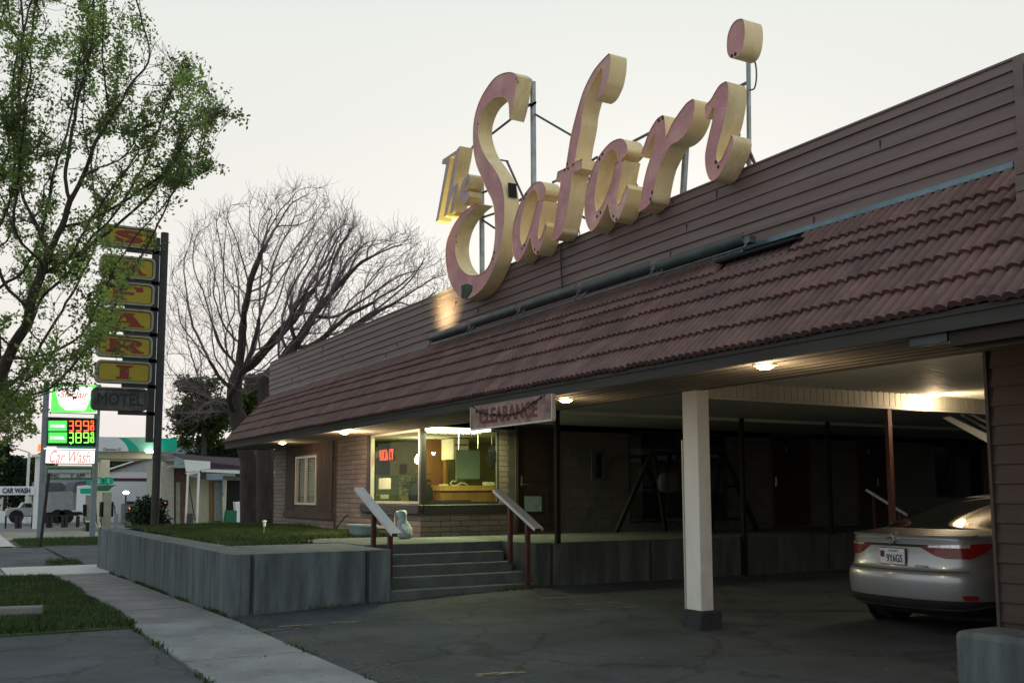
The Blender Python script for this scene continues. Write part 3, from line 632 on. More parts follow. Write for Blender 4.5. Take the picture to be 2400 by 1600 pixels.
b = MB(); b.quad((XE, EY + .02, EZ - .02), (XT, EY + .02, EZ - .02), (XT, PY, TZ - .01), (XE, PY, TZ - .01)); b.box((gx0, 7.05, TZ - .13), (gx1, PY, TZ - .1)); b.build('roof_underlay', 'under_roof', mo)
# bent flat tiles left in the gap
b = MB()
for i in range(22):
    x = gx0 + .04 + i * PX
    if x > gx1 - .05: break
    s0 = .80 * Ln; s1 = .915 * Ln; h = .02
    for j in range(5):
        u0, u1 = j / 5, (j + 1) / 5; h0 = .02 * math.sin(math.pi * u0) ** 1 + h; h1 = .02 * math.sin(math.pi * u1) + h
        Pp = lambda xx, s, hh: (xx, EY + dy * s + ny_ * hh, EZ + dz * s + nz_ * hh)
        b.add([Pp(x + PX * u0, s0, h0), Pp(x + PX * u1, s0, h1), Pp(x + PX * u1, s1, h1), Pp(x + PX * u0, s1, h0)], [(0, 1, 2, 3)], 0, random.uniform(1.05, 1.3))
b.build('slipped_tiles', 'tile', rf)
# gable (left) edge board and side slope closing
b = MB(); b.bar((XE - .02, EY - .02, EZ), (XE - .02, PY, TZ + .03), .05, .07); b.add([(XE, EY, EZ - .1), (XE, PY, EZ - .1), (XE, PY, TZ)], [(0, 1, 2)]); b.build('rake_board', 'fascia', mo)
# parapet clapboards
b = MB(); zs = [TZ + .03 + i * .1285 for i in range(7)] + [PT]
rows = []
for i in range(7):
    z0 = zs[i]; z1 = zs[i + 1]
    xx = XE - .16
    xg = list(np.linspace(xx, XR + .05, 30)); wz = rng.normal(0, .0028, 30); wy = rng.normal(0, .0025, 30)
    for q_ in range(29):
        xa, xb = xg[q_], xg[q_ + 1]; za, zb2 = z0 + wz[q_], z0 + wz[q_ + 1]; ya, yb3 = PY - .027 + wy[q_], PY - .027 + wy[q_ + 1]
        b.add([(xa, ya, za), (xb, yb3, zb2), (xb, PY - .006, z1 + .006), (xa, PY - .006, z1 + .006), (xa, PY, za), (xb, PY, zb2)], [(0, 1, 2, 3), (0, 4, 5, 1)])
    x = -25 + random.uniform(0, 5)
    while x < XR - .6:    # butt joints
        b.box((x, PY - .0275, z0 + .004), (x + .003, PY - .012, z1 - .03), 1); x += 4.88 + random.uniform(-.02, 4.2)
b.box((XE - .16, PY, TZ - .4), (XR + .05, PY + .1, PT - .01)); b.box((XE - .17, PY - .02, PT), (XR + .06, PY + .14, PT + .02)); b.box((XR - .02, PY - .04, TZ), (XR + .06, PY - .008, PT - .003))
pa = b.build('parapet', ['siding', 'under_roof'], mo)
# roof return at the right end of the parapet
b = MB(); b.box((XR + .06, PY + .0, TZ - 1), (XR + .2, PY + 9, PT - .05)); b.build('parapet_return', 'siding', mo)
ck = on(2377, 356, y=6.84); b = MB(); b.box((ck[0], 6.86, 3.4), (XT, PY + .3, ck[2]))
for i in range(7): b.box((ck[0] - .01, 6.845, 3.3 + i * .13), (XT, 6.859, 3.3 + i * .13 + .12)) if 3.3 + i * .13 + .12 < ck[2] else None
b.build('cheek_wall', 'siding', mo)
# flashing under the clapboards
b = MB(); fx0 = on(1740, 560, y=7.28)[0]
b.box((fx0, PY - .055, TZ - .005), (XR - .06, PY - .03, TZ + .045)); b.box((XE, PY - .035, TZ - .03), (fx0, PY - .028, TZ + .03)); b.build('flashing', 'flashing', mo)
# right wing wall
rwg = thing('right_wing', 'dark brown clapboard wing wall at the right edge beside the parked car', 'building', (-5.29, 7.55, .3))
b = MB(); b.box((-5.27, 7.57, .2), (6, 7.7, CZ)); z = .38
while z < CZ:
    b.add([(-5.27, 7.545, z), (6, 7.545, z), (6, 7.562, z + .163), (-5.27, 7.562, z + .163), (-5.27, 7.57, z), (6, 7.57, z)], [(0, 1, 2, 3), (0, 4, 5, 1)]); z += .16
b.build('wall', 'siding_dark', rwg)
b = MB(); b.box((-5.30, 7.53, .38), (-5.272, 7.72, CZ)); b.box((-5.30, 7.7, .2), (-5.27, 20, CZ)); b.build('corner_trim', 'panel_brown', rwg)
# rear wing seen through the drive
rear = thing('rear_wing', 'far wing of the motel with a pale sloping eave at the back of the drive', 'building', (-9.5, 26, .4))
q0, q1 = on(2209, 979, y=13.6), on(2345, 1054, y=13.6)
b = MB(); b.extr([tuple(q0), tuple(q1), (q1[0] + .02, 13.6, q1[2] + .13), (q0[0] + .12, 13.6, q0[2] + .02)], (0, .05, 0)); b.build('eave_board', 'pure_white', rear)
q0, q1 = on(2252, 974, y=13.8), on(2345, 1026, y=13.8)
b = MB(); b.extr([tuple(q0), tuple(q1), (q1[0] + .0, 13.8, q1[2] + .035), (q0[0], 13.8, q0[2] + .035)], (0, .05, 0)); b.extr([(q0[0] + .12, 13.8, q0[2] + .03), (q1[0], 13.8, q1[2] + .11), (q1[0] + .0, 13.8, q1[2] + .14), (q0[0] + .12, 13.8, q0[2] + .06)], (0, .05, 0)); b.build('gutter', 'galv', rear)
b = MB(); b.box((-16.4, 26, .3), (8, 26.3, 4.2)); b.build('wall', 'block_pale', rear); b = MB(); b.add([(-9, 25.6, 2.9), (8, 25.6, 2.9), (8, 29, 5.4), (-9, 29, 5.4)], [(0, 1, 2, 3)]); b.build('roof', 'roof_grey', rear)
# ================================================================== ROOFTOP SCRIPT SIGN
SY = 7.06; SD = .245
def tr(ox, oy, s, pts, y=SY):
    out = []
    for (u, v) in pts:
        p = on(ox + u / s, oy + v / s, y=y); out.append((p[0], p[2]))
    return out
def fm(y): return lambda u, v, w: (u, y + w, v)
sg = thing('rooftop_sign', 'large faded pink and cream script letters reading The Safari on steel posts above the roof', 'sign', (-11, 7.1, 5.0))
A = (1000, 0, 2.24)
LET = {
 's': (A, [(435,380),(458,384),(480,400),(470,470),(455,560),(437,628),(436,590),(432,545),(415,515),(370,512),(330,540),(300,580),(278,640),(272,700),(285,760),(310,820),(345,870),(372,910),(395,960),(408,1020),(412,1090),(408,1180),(395,1270),(375,1355),(345,1430),(310,1495),(270,1540),(220,1568),(185,1566),(150,1530),(125,1480),(108,1410),(102,1330),(112,1255),(145,1180),(190,1120),(235,1085),(274,1070),(276,1074),(230,1112),(195,1160),(170,1210),(155,1270),(153,1320),(163,1370),(183,1410),(210,1436),(245,1446),(290,1436),(325,1400),(348,1340),(360,1260),(362,1190),(358,1110),(345,1050),(320,1000),(290,930),(265,870),(250,800),(246,740),(248,660),(260,590),(285,520),(320,460),(360,410),(400,387)], []),
 'f': ((1290,110,5.0579), [(700,80),(716,95),(720,150),(714,250),(700,340),(680,430),(655,490),(622,560),(582,610),(535,640),(552,570),(585,460),(615,340),(622,270),(612,250),(590,285),(550,355),(500,450),(450,570),(410,700),(385,820),(375,920),(350,1060),(325,1180),(298,1365),(387,1330),(380,1442),(272,1497),(262,1560),(250,1660),(232,1800),(215,1890),(200,1970),(175,2090),(160,2150),(150,2200),(115,2250),(70,2290),(18,2285),(25,2250),(50,2130),(75,1960),(100,1790),(125,1640),(115,1585),(80,1585),(72,1600),(92,1482),(188,1436),(205,1330),(240,1110),(260,1010),(300,850),(350,670),(400,520),(460,390),(530,270),(620,160)], []),
 'a1': ((1190,400,7.13), [(530,182),(590,200),(630,260),(646,330),(636,395),(600,440),(560,500),(605,500),(590,600),(555,760),(530,920),(515,1030),(515,1100),(530,1155),(560,1120),(610,980),(652,865),(668,930),(640,1050),(600,1180),(545,1315),(487,1405),(440,1340),(405,1220),(392,1100),(350,1210),(290,1360),(225,1475),(172,1530),(130,1480),(95,1380),(78,1200),(85,1020),(115,850),(160,700),(215,550),(280,410),(360,300),(440,215)],
        [[(250,1255),(222,1150),(215,1000),(235,820),(280,620),(340,450),(400,352),(450,322),(490,350),(512,430),(522,500),(490,550),(462,660),(430,780),(400,900),(350,1060),(300,1190)]]),
 'a2': ((1350,300,6.27), [(640,160),(700,170),(745,220),(765,280),(768,340),(745,395),(705,440),(665,485),(712,475),(690,580),(660,740),(635,880),(615,1000),(610,1070),(625,1132),(652,1105),(700,980),(735,890),(762,830),(787,890),(765,980),(735,1100),(690,1220),(645,1320),(585,1385),(545,1345),(505,1250),(480,1105),(430,1220),(360,1360),(300,1460),(235,1527),(190,1470),(145,1340),(133,1200),(140,1050),(170,860),(210,720),(260,590),(310,480),(370,380),(450,280),(540,200)],
        [[(310,1238),(287,1130),(287,1000),(305,850),(340,650),(400,490),(465,375),(535,322),(590,325),(612,400),(625,495),(575,540),(545,700),(515,830),(455,990),(405,1110),(350,1200)]]),
 'r': ((1480,180,4.48), [(335,404),(350,425),(362,520),(368,642),(400,570),(430,500),(480,420),(540,335),(590,275),(650,235),(672,262),(668,340),(650,440),(610,540),(560,620),(490,682),(425,715),(385,770),(330,880),(295,960),(265,1080),(245,1180),(225,1300),(190,1342),(150,1382),(80,1420),(100,1300),(130,1130),(165,980),(200,870),(222,780),(240,690),(252,595),(215,665),(175,750),(135,850),(107,812),(140,720),(180,610),(230,510),(280,440)], []),
 'i': ((1480,180,4.48), [(990,55),(1015,65),(1027,150),(1020,270),(990,440),(950,590),(915,720),(898,810),(900,865),(918,900),(950,870),(1000,760),(1060,612),(1080,670),(1060,770),(1010,885),(950,1000),(900,1070),(850,1098),(820,1070),(790,980),(779,860),(790,760),(820,620),(855,470),(870,380),(877,308),(845,360),(815,430),(789,440),(777,350),(790,300),(840,240),(880,170),(930,95)], []),
 'dot': ((1000,0,2.24), [(1655,100),(1668,110),(1674,150),(1673,195),(1665,245),(1648,285),(1625,305),(1603,308),(1586,290),(1580,250),(1584,190),(1602,140),(1627,110)], []),
}
for k, (o_, out, holes) in LET.items():
    b = MB(); O = smooth_loop(tr(*o_, out)); H = [smooth_loop(tr(*o_, h)) for h in holes]
    poly_plate(b, O, H, fm(SY), SD, 0, 1)
    # raised return lip round the face edge
    for lp in [O] + H:
        n = len(lp)
        vs = [(p[0], SY - .012, p[1]) for p in lp] + [(p[0], SY, p[1]) for p in lp]
        b.add(vs, [(i, (i + 1) % n, (i + 1) % n + n, i + n) for i in range(n)], 1)
    b.build('letter', ['letter_face', 'letter_side'], sg, ang=42)
T = (1010, 330, 6.27)
for out, holes in (
    ([(172,277),(365,148),(352,212),(285,248),(250,450),(180,800),(108,1168),(68,1200),(110,980),(222,352),(158,342)], []),
    ([(375,137),(425,78),(405,220),(370,400),(320,680),(400,612),(392,720),(362,870),(340,960),(333,1030),(280,1087),(305,900),(330,745),(290,865),(250,1010),(230,1090),(190,1122),(240,830),(300,480)], []),
    ([(555,490),(578,520),(578,600),(555,690),(475,772),(560,742),(562,815),(520,905),(470,946),(437,900),(425,800),(440,680),(485,560)], [[(538,565),(505,640),(480,692),(515,680),(542,620)]])):
    b = MB(); poly_plate(b, smooth_loop(tr(*T, out, y=7.0), 40, 3), [smooth_loop(tr(*T, h, y=7.0), 40, 3) for h in holes], fm(7.0), .24, 0, 1); b.build('small_letter', ['the_face', 'letter_side'], sg, ang=42)
# bolts, rust holes and patches
b = MB()
def dotp(px, py, r=.018, y=SY - .004, m=0):
    c = on(px, py, y=y); b.add([(c[0] + r * math.cos(a), y, c[2] + r * 1.25 * math.sin(a)) for a in [j * math.pi / 4 for j in range(8)]], [tuple(range(8))], m)
_bolts = []
for px, py in ((1210,185),(1214,192),(1120,291),(1120,303),(1158,592),(1155,606),(1069,567),(1069,554),(1323,399),(1329,384),(1343,386),(1331,395),(1405,373),(1412,362),(1399,507),(1407,498),(1437,507),(1444,514),(1527,474),(1524,467),(1544,283),(1553,277),(1677,380),(1683,391),(1715,131),(1723,127),(1223,583),(1229,575),(1253,584),(1259,591),(1528,451),(1233,455),(1228,465)): b = MB(); dotp(px, py); b.build('bolt', 'black', sg)
b = MB()
def patch(ox, oy, s, pts, y): 
    P = tr(ox, oy, s, pts, y=y); poly_plate(b, P, [], fm(y), .003, 0, 0)
patch(1060, 550, 5.2275, [(112,620),(180,598),(248,625),(235,700),(175,792),(108,775)], SY - .006)
b.build('rust_patch', 'rust_patch', sg)
b = MB()
# holes in the side of the S (lie on its right-hand return)
for (z0, z1, ya, yb) in (((0), 0, 0, 0),): pass
pA = on(1000 + 400 / 2.24, 955 / 2.24, y=7.12); pB = on(1000 + 440 / 2.24, 955 / 2.24, y=7.26); pC = on(1000 + 450 / 2.24, 1035 / 2.24, y=7.26); pD = on(1000 + 410 / 2.24, 1030 / 2.24, y=7.12)
h0 = on(1182.3, 427, y=SY); h1 = on(1184.0, 461, y=SY); b = MB(); b.quad((h0[0] + .012, SY + .05, h0[2]), (h0[0] + .012, SY + .20, h0[2]), (h1[0] + .012, SY + .20, h1[2]), (h1[0] + .012, SY + .05, h1[2])); b.build('rusted_opening', 'black', sg)
# supports
def sup(px0, py0, px1, py1, w=.05, y=7.36, m=0, nm='post', mt='galv'): b = MB(); b.bar(tuple(on(px0, py0, y=y)), tuple(on(px1, py1, y=y)), w, w, m); b.build(nm, mt, sg)
sup(1249, 192, 1251, 470, .062); sup(1129, 432, 1130, 650, .062); sup(1608, 340, 1601, 456, .055); sup(1754, 140, 1756, 400, .035)
for l in ((1148,318,1245,243),(1254,268,1340,318),(1218,262,1245,243),(1340,318,1352,330),(1010+540/6.27,360,1110,342),(1118,458,1180,430),(1172,375,1190,378),(1188,378,1226,462),(1205,478,1240,455),(1295,428,1330,410),(1130,510,1160,500),(1130,515,1160,535),(1298,478,1345,500),(1353,500,1372,512),(1372,404,1382,424),(1484,332,1530,308),(1482,416,1502,456),(1385,378,1400,368),(1735,202,1755,192),(1735,222,1755,218),(1723,302,1733,318),(1757,356,1772,391),(1743,365,1757,390),(1752,75,1752,140)): sup(*l, .026, nm='brace', mt='steel_dark')
b = MB(); c = [on(1765 + 8 * math.sin(t), 175 - 35 * math.cos(t), y=7.3) for t in np.linspace(0, math.pi, 12)]; b.tube([tuple(on(1758, 140, y=7.3))] + [tuple(p) for p in c] + [tuple(on(1756, 212, y=7.3))], .009, 6); b.build('conduit', 'steel_dark', sg); b = MB()
c = [on(x, y, y=7.3) for x, y in ((1350, 520), (1356, 532), (1359, 548), (1355, 560))]; b.tube([tuple(p) for p in c], .008, 6); b.build('conduit', 'steel_dark', sg)
b = MB(); q = on(1250, 245, y=7.33); 
for t in range(4): b.box((q[0] - .07, 7.31, q[2] - .02 - t * .0), (q[0] + .09, 7.33, q[2] + .015))
x_a = on(1130, 640, y=7.3)[0]; x_b = on(1760, 390, y=7.3)[0]
b.box((x_a, PY + .16, PT - .02), (x_b + .1, PY + .22, PT + .05)); b.build('base_rail', 'steel_dark', sg)
# conduit from letter down the clapboards
b = MB(); cp = [(1337, 565), (1325, 566), (1317, 571), (1314, 582), (1315, 630), (1319, 693)]
b.tube([tuple(on(x, y, y=7.27)) for x, y in cp], .014, 8); b.build('conduit', 'panel_brown', sg)
# ---- floodlight trough
tg = thing('sign_light_trough', 'row of old tubular lamp reflectors lying along the top of the tiles below the sign', 'light', (-11.6, 7.15, 4.25))
tp0 = on(1012, 796, y=7.16); tp1 = on(1768, 550, y=7.16); TL = tp1[0] - tp0[0]; nseg = 5
for i in range(nseg):
    xa = tp0[0] + TL * i / nseg + .03; xb = tp0[0] + TL * (i + 1) / nseg - .10; zc = TZ + .065 + .03 * math.sin(i)
    b = MB(); n = 12; prof = []
    arcs = [math.radians(a) for a in np.linspace(-125, 55, n)]
    prof = [(xa, 7.15 - .075 * math.cos(a), zc + .02 + .075 * math.sin(a)) for a in arcs] + [(xa, 7.15 - .068 * math.cos(a), zc + .02 + .068 * math.sin(a)) for a in reversed(arcs)]
    b.extr(prof, (xb - xa, 0, 0)); rr = b.build('reflector', 'trough', tg)
    b = MB()
    b.box((xb + .0, 7.10, zc - .04), (xb + .09, 7.19, zc + .03)); b.build('end_cap', 'galv_dim', tg); b = MB(); b.bar((xa + .1, 7.14, zc), (xa + .1, 7.02, zc - .15), .018); b.build('bracket', 'galv_dim', tg); b = MB(); b.bar((xb + .04, 7.14, zc), (xb + .04, 7.03, zc - .15), .018); b.build('bracket', 'galv_dim', tg)
b = MB(); b.tube([(tp0[0], 7.05, TZ - .06), (tp0[0] + TL * .3, 7.05, TZ - .075), (tp1[0], 7.05, TZ - .055)], .011, 6); b.build('cable', 'galv_dim', tg)

# ================================================================== HANDRAILS
def handrail(name, label, Y, ptop, pbot, posts, t):
    h = thing(name, label, 'handrail', (posts[0][0], Y, PZ), 'handrails of the office steps')
    a = Vector(ptop); c = Vector(pbot); b = MB(); w = .15
    d = (c - a).normalized(); nrm = Vector((-d.z, 0, d.x)); nrm = nrm if nrm.z > 0 else -nrm
    A_ = [a + Vector((0, -w / 2, 0)), a + Vector((0, w / 2, 0)), a + Vector((0, w / 2, 0)) - nrm * .05, a + Vector((0, w / 2 - .006, 0)) - nrm * .05, a + Vector((0, w / 2 - .006, 0)) - nrm * .006, a + Vector((0, -w / 2 + .006, 0)) - nrm * .006, a + Vector((0, -w / 2 + .006, 0)) - nrm * .05, a + Vector((0, -w / 2, 0)) - nrm * .05]
    b.extr(A_, c - a); b.build('rail_cap', 'rail_grey', h)
    for (x, zb) in posts:
        tt = (x - a.x) / (c.x - a.x); zt = a.z + (c.z - a.z) * tt - .02
        p = MB(); p.box((x - .035, Y - .03, zb), (x + .035, Y + .03, zt)); p.build('post', 'rust_red', h)
    return h
handrail('handrail', 'grey capped handrail on dark red posts, left of the concrete steps', 5.62, (-14.90, 5.62, 1.69), (-13.36, 5.62, 1.03), [(-14.26, .67), (-13.61, .375)], 0)
handrail('handrail', 'grey capped handrail on dark red posts, right of the concrete steps', 7.75, (-14.28, 7.75, 1.655), (-12.95, 7.75, 1.07), [(-13.84, .52), (-13.30, .22)], 0)
# ramp rail by room 2
hr = thing('handrail', 'grey sloping handrail beyond the dark post near room door 2', 'handrail', (-13.3, 15.5, PZ), 'handrails of the office steps')
q0 = on(2030, 1147, x=-13.2); q1 = on(2127, 1207, x=-12.6)
b = MB(); b.bar(tuple(q0), tuple(q1), .1, .045); b.build('rail_cap', 'rail_grey', hr); b = MB(); b.bar((q0[0] - .0, q0[1] + .2, q0[2] - .1), (q0[0], q0[1] + .2, PZ), .05); b.bar((q1[0], q1[1] - .2, q1[2] + .05), (q1[0], q1[1] - .2, .3), .05); b.build('post', 'rust_red', hr)
del hr['group']

# ================================================================== SMALL THINGS BY THE OFFICE
q = gp(0, 0)
tb = thing('planter_tub', 'pale grey plastic tub on the lawn against the block wall', 'tub', (-17.35, 6.62, .815))
b = MB(); cx_, cy_ = -17.35, 6.62
for (r0, r1, zz) in ((1, 1, 0),): pass
def tubring(s, z): return [(cx_ + s * (.34 if abs(math.cos(a)) else 0) * np.sign(math.cos(a)) * abs(math.cos(a)) ** .4, cy_ + s * .2 * np.sign(math.sin(a)) * abs(math.sin(a)) ** .4, z) for a in [2 * math.pi * j / 28 for j in range(28)]]
rings = [tubring(.78, .82), tubring(.97, 1.0), tubring(1.06, 1.0), tubring(1.06, 1.03), tubring(.94, 1.03), tubring(.9, .98), tubring(.85, .95)]
b.add([p for r in rings for p in r], [(i * 28 + j, i * 28 + (j + 1) % 28, (i + 1) * 28 + (j + 1) % 28, (i + 1) * 28 + j) for i in range(6) for j in range(28)] + [tuple(range(28))]); b.build('tub', 'tub', tb)
b = MB(); b.add(tubring(.86, .95), [tuple(range(28))]); b.build('soil', 'carpet', tb)
# sack
sk = MB(); n = 16; prof = [(.0, .0), (.15, .01), (.19, .10), (.18, .22), (.14, .33), (.10, .42), (.12, .52), (.15, .60), (.12, .66), (.0, .68)]
vs = []; rs = random.Random(3)
for r, z in prof:
    for j in range(n):
        a = 2 * math.pi * j / n; rr = r * (1 + .16 * math.sin(3 * a + z * 9) + rs.uniform(-.06, .06)); vs.append((rr * math.cos(a) * .75 + z * .10, rr * math.sin(a) * 1.0, z))
sk.add(vs, [(i * n + j, i * n + (j + 1) % n, (i + 1) * n + (j + 1) % n, (i + 1) * n + j) for i in range(len(prof) - 1) for j in range(n)])
so = sk.build('plastic_sack', 'sack', world=False, ang=80); _sp = on(950, 1262, z=PZ); so.location = (_sp[0], _sp[1], PZ); so.rotation_euler = (0, R_(6), R_(200)); so.scale = (.75, .75, .74)
tag(so, 'crumpled pale blue plastic sack standing against the wall below the office window', 'sack')
# irrigation stake
sp_ = on(617, 1256, z=.78)
tk = thing('garden_stake', 'small white solar stake light standing in the lawn', 'stake', (sp_[0], sp_[1], .775))
b = MB(); b.tube([(sp_[0], sp_[1], .77), (sp_[0] + .03, sp_[1] + .01, .97)], .008, 6); b.build('stem', 'alu', tk)
b = MB(); b.lathe((sp_[0] + .03, sp_[1] + .01, .97), [(.0, 0), (.025, .0), (.03, .08), (.045, .085), (.04, .11), (.0, .12)], 10); b.build('head', 'pure_white', tk)
q = on(815, 1240, y=7.25); b = MB(); b.tube([(q[0] - .35, 7.1, .82), (q[0] - .2, 7.15, .98), (q[0], 7.2, 1.12), (q[0] + .12, 7.22, 1.15)], .012, 6)
tag(b.build('garden_hose', 'black', loc=(q[0], 7.2, .82)), 'short black hose sticking up from the lawn by the wall', 'hose')

# ================================================================== CLEARANCE BOARD
cb = thing('clearance_sign', 'faded reddish clearance board hanging from the eave over the drive', 'sign', (-10.9, 6.12, 2.45))
b = MB(); b.add([(-11.95, 6.10, 2.45), (-9.88, 6.10, 2.45), (-9.88, 6.10, 2.745), (-11.95, 6.10, 2.745), (-11.95, 6.13, 2.45), (-9.88, 6.13, 2.45), (-9.88, 6.13, 2.76), (-11.95, 6.13, 2.76)], [(0, 1, 2, 3), (7, 6, 5, 4), (0, 4, 5, 1), (1, 5, 6, 2), (2, 6, 7, 3), (3, 7, 4, 0)]); b.build('board', 'sign_board', cb)
b = MB(); b.box((-11.96, 6.085, 2.43), (-9.87, 6.135, 2.45)); b.box((-9.88, 6.085, 2.45), (-9.86, 6.135, 2.745)); b.box((-11.97, 6.085, 2.45), (-11.955, 6.135, 2.745)); b.build('edge_trim', 'alu', cb)
b = MB(); put_text(b, 'CLEARANCE', (-10.97, 6.098, 2.60), (1, 0, 0), (0, 0, 1), width=1.5, height=.20, depth=.004, bold=.028); b.build('lettering', 'faded_red', cb)
gl = thing('string_lights', 'sagging dark cord of small bulbs drooping across the clearance board', 'string lights', (-11.9, 6.08, 2.74))
b = MB(); pts = [(1114, 957), (1122, 963), (1135, 968), (1150, 971), (1168, 973), (1190, 972), (1210, 967), (1230, 958), (1245, 947), (1258, 937), (1268, 930), (1278, 925)]
P3 = [tuple(on(x, y, y=6.075)) for x, y in pts]; b.tube(P3, .006, 6); b.build('cord', 'black', gl)
b = MB()
for i in range(26):
    t = i / 26 * (len(P3) - 1); k = int(t); f = t - k; p = Vector(P3[k]).lerp(Vector(P3[k + 1]), f); d = Vector((random.uniform(-.5, .5), random.uniform(-.6, .1), random.uniform(-1, .5))).normalized()
    b = MB(); b.tube([p, p + d * .028, p + d * .045], [.004, .011, .003], 6); b.build('bulb', 'black', gl)

# ================================================================== CEILING LAMPS
def lamp(loc, label, power=14, r=.085, cone=True, drop=.0):
    t = thing('recessed_lamp', label, 'lamp', loc, 'round warm lamps in the eave soffit')
    b = MB(); b.lathe((0, 0, 0), [(r * 1.3, .0), (r * 1.3, -.012), (r * 1.02, -.018), (r * .98, -.002)], 24); b.build('trim_ring', 'alu', t, world=False)
    b = MB(); b.lathe((0, 0, 0), [(r * .97, -.004), (r * .85, -.028), (r * .5, -.045), (0.0001, -.05)], 20); b.build('diffuser', 'lamp_warm', t, world=False)
    L = bpy.data.lights.new('lamp_light', 'POINT'); L.energy = power; L.color = (1, .74, .46); L.shadow_soft_size = .06; l = bpy.data.objects.new('lamp_light', L); COL.objects.link(l); l.parent = t; l.location = (0, 0, -.22)
    return t
lz = SZ - .019
for (px, py, z, lb, pw_) in ((662, 1038, lz, 'round warm soffit lamp nearest the left end of the eave', 16.), (808, 1014, lz, 'round warm soffit lamp over the pale lit block wall left of the office window', 130.), (1326, 938, lz, 'round warm soffit lamp just right of the clearance board', 8.),
    (1793, 859, lz, 'round warm soffit lamp right of the carport post', 24.), ):
    p = on(px, py, z=z - .02); lamp((p[0], p[1], z), lb, pw_)
p = on(2190, 926, z=CZ - .03); lamp((p[0] + .0, p[1], CZ - .012), 'bright lamp on the drive ceiling beside the grooved beam', 42., .09)
L = bpy.data.lights.new('sign_tube', 'AREA'); L.energy = 13; L.color = (1, .91, .46); L.shape = 'RECTANGLE'; L.size = .5; L.size_y = .05; L.spread = R_(84)
lo = bpy.data.objects.new('sign_tube', L); COL.objects.link(lo); xx = on(1046, 735, y=7.3)[0]; lo.location = (xx, 6.80, 4.33); lo.rotation_euler = (Vector((0, -.40, -.36))).to_track_quat('Z', 'Y').to_euler(); lo.parent = None
L = bpy.data.lights.new('sign_tube_up', 'AREA'); L.energy = 13; L.color = (1, .93, .25); L.shape = 'RECTANGLE'; L.size = .5; L.size_y = .05; L.spread = R_(60)
lu = bpy.data.objects.new('sign_tube_up', L); COL.objects.link(lu); lu.location = (xx - .12, 6.97, 4.33); lu.rotation_euler = Vector((-.05, -.10, -1)).to_track_quat('Z', 'Y').to_euler()


# ================================================================== OFFICE INTERIOR
rm = thing('office_room', 'lit office interior with pale yellow walls behind the wraparound window', 'room', (-19, 9, PZ))
BX = -21.5
b = MB(); b.quad((BX, WY + .05, PZ), (BX, 12.4, PZ), (BX, 12.4, SZ), (BX, WY + .05, SZ)); b.quad((BX, 12.4, PZ), (OX - .1, 12.4, PZ), (OX - .1, 12.4, SZ), (BX, 12.4, SZ)); b.quad((BX, WY + .05, PZ), (-19.1, WY + .05, PZ), (-19.1, WY + .05, SZ), (BX, WY + .05, SZ))
b.quad((OX - .12, 9.1, PZ), (OX - .12, 12.4, PZ), (OX - .12, 12.4, SZ), (OX - .12, 9.1, SZ)); b.build('wall', 'room_wall', rm)
b = MB(); b.quad((BX, WY + .05, PZ), (OX - .05, WY + .05, PZ), (OX - .05, 12.4, PZ), (BX, 12.4, PZ)); b.build('floor', 'carpet', rm)
b = MB(); b.quad((BX, WY + .05, SZ + .0), (OX - .05, WY + .05, SZ), (OX - .05, 12.4, SZ), (BX, 12.4, SZ)); b.build('ceiling', 'room_ceiling', rm)
def rbox(name, label, cat, px0, py0, px1, py1, X, dep, m, sub=None):
    a = on(px0, py0, x=X); c = on(px1, py1, x=X); o = MB(); o.box((X - dep, a[1], c[2]), (X, c[1], a[2]))
    return tag(o.build(name, m, loc=(X, a[1], c[2]), bevel=.006), label, cat)
Z = lambda u, v: (840 + u / 5.6, 980 + v / 5.6)
rbox('doorway_panel', 'dark framed doorway seen behind the neon sign', 'doorway', *Z(232, 225), *Z(415, 740), -21.2, .1, 'room_dark')
rbox('low_cabinet', 'dark green low cabinet behind the taped paper notice', 'cabinet', *Z(232, 745), *Z(535, 1120), -20.6, .5, 'green_mid')
bpy.data.objects['low_cabinet'].data.materials[0] = mat('cab_olive', (.10, .13, .05), var=.1)
rbox('printer', 'pale printer on the table inside the left office window', 'printer', *Z(290, 1000), *Z(400, 1080), -20.0, .3, 'cream')
rbox('side_table', 'dark side table under the printer', 'table', *Z(235, 1055), *Z(560, 1150), -19.9, .4, 'room_dark')
pt_ = rbox('wood_partition', 'orange lit wooden partition post beside the counter', 'partition', *Z(1140, 190), *Z(1172, 890), -19.8, .6, 'wood_orange')
rbox('dark_partition', 'brown panelled partition behind the black chair', 'partition', *Z(905, 150), *Z(1139, 1130), -19.9, .05, 'wood_brown')
hb = thing('wall_heater', 'cream box heater high on the office wall', 'heater', (-19.2, 9.5, 2.2))
a = on(*Z(1248, 262), x=-19.0); c = on(*Z(1450, 540), x=-19.0); b = MB(); b.box((-19.6, a[1], c[2]), (-19.0, c[1], a[2])); b.build('casing', 'cream', hb, bevel=.01)
a = on(*Z(1268, 334), x=-18.99); c = on(*Z(1434, 360), x=-18.99); b = MB(); b.box((-18.995, a[1], c[2]), (-18.985, c[1], a[2])); b.build('control_strip', 'room_dark', hb)
rbox('wall_poster', 'pale green glass framed board right of the heater', 'poster', *Z(1282, 410), *Z(1597, 795), -18.6, .03, 'screen_green')
for (u0, v0, u1, v1, lb) in ((1705, 415, 1812, 500, 'upper dark notice card stuck at the right edge of the office window'), (1692, 502, 1812, 582, 'middle wide dark notice card at the right edge of the office window'), (1730, 585, 1788, 672, 'lowest small dark notice card at the right edge of the office window')):
    rbox('notice_card', lb, 'card', *Z(u0, v0), *Z(u1, v1), OX - .045, .004, 'chair_black')
ct = thing('reception_counter', 'wooden reception counter with orange lit edge', 'counter', (-18.4, 9.4, PZ))
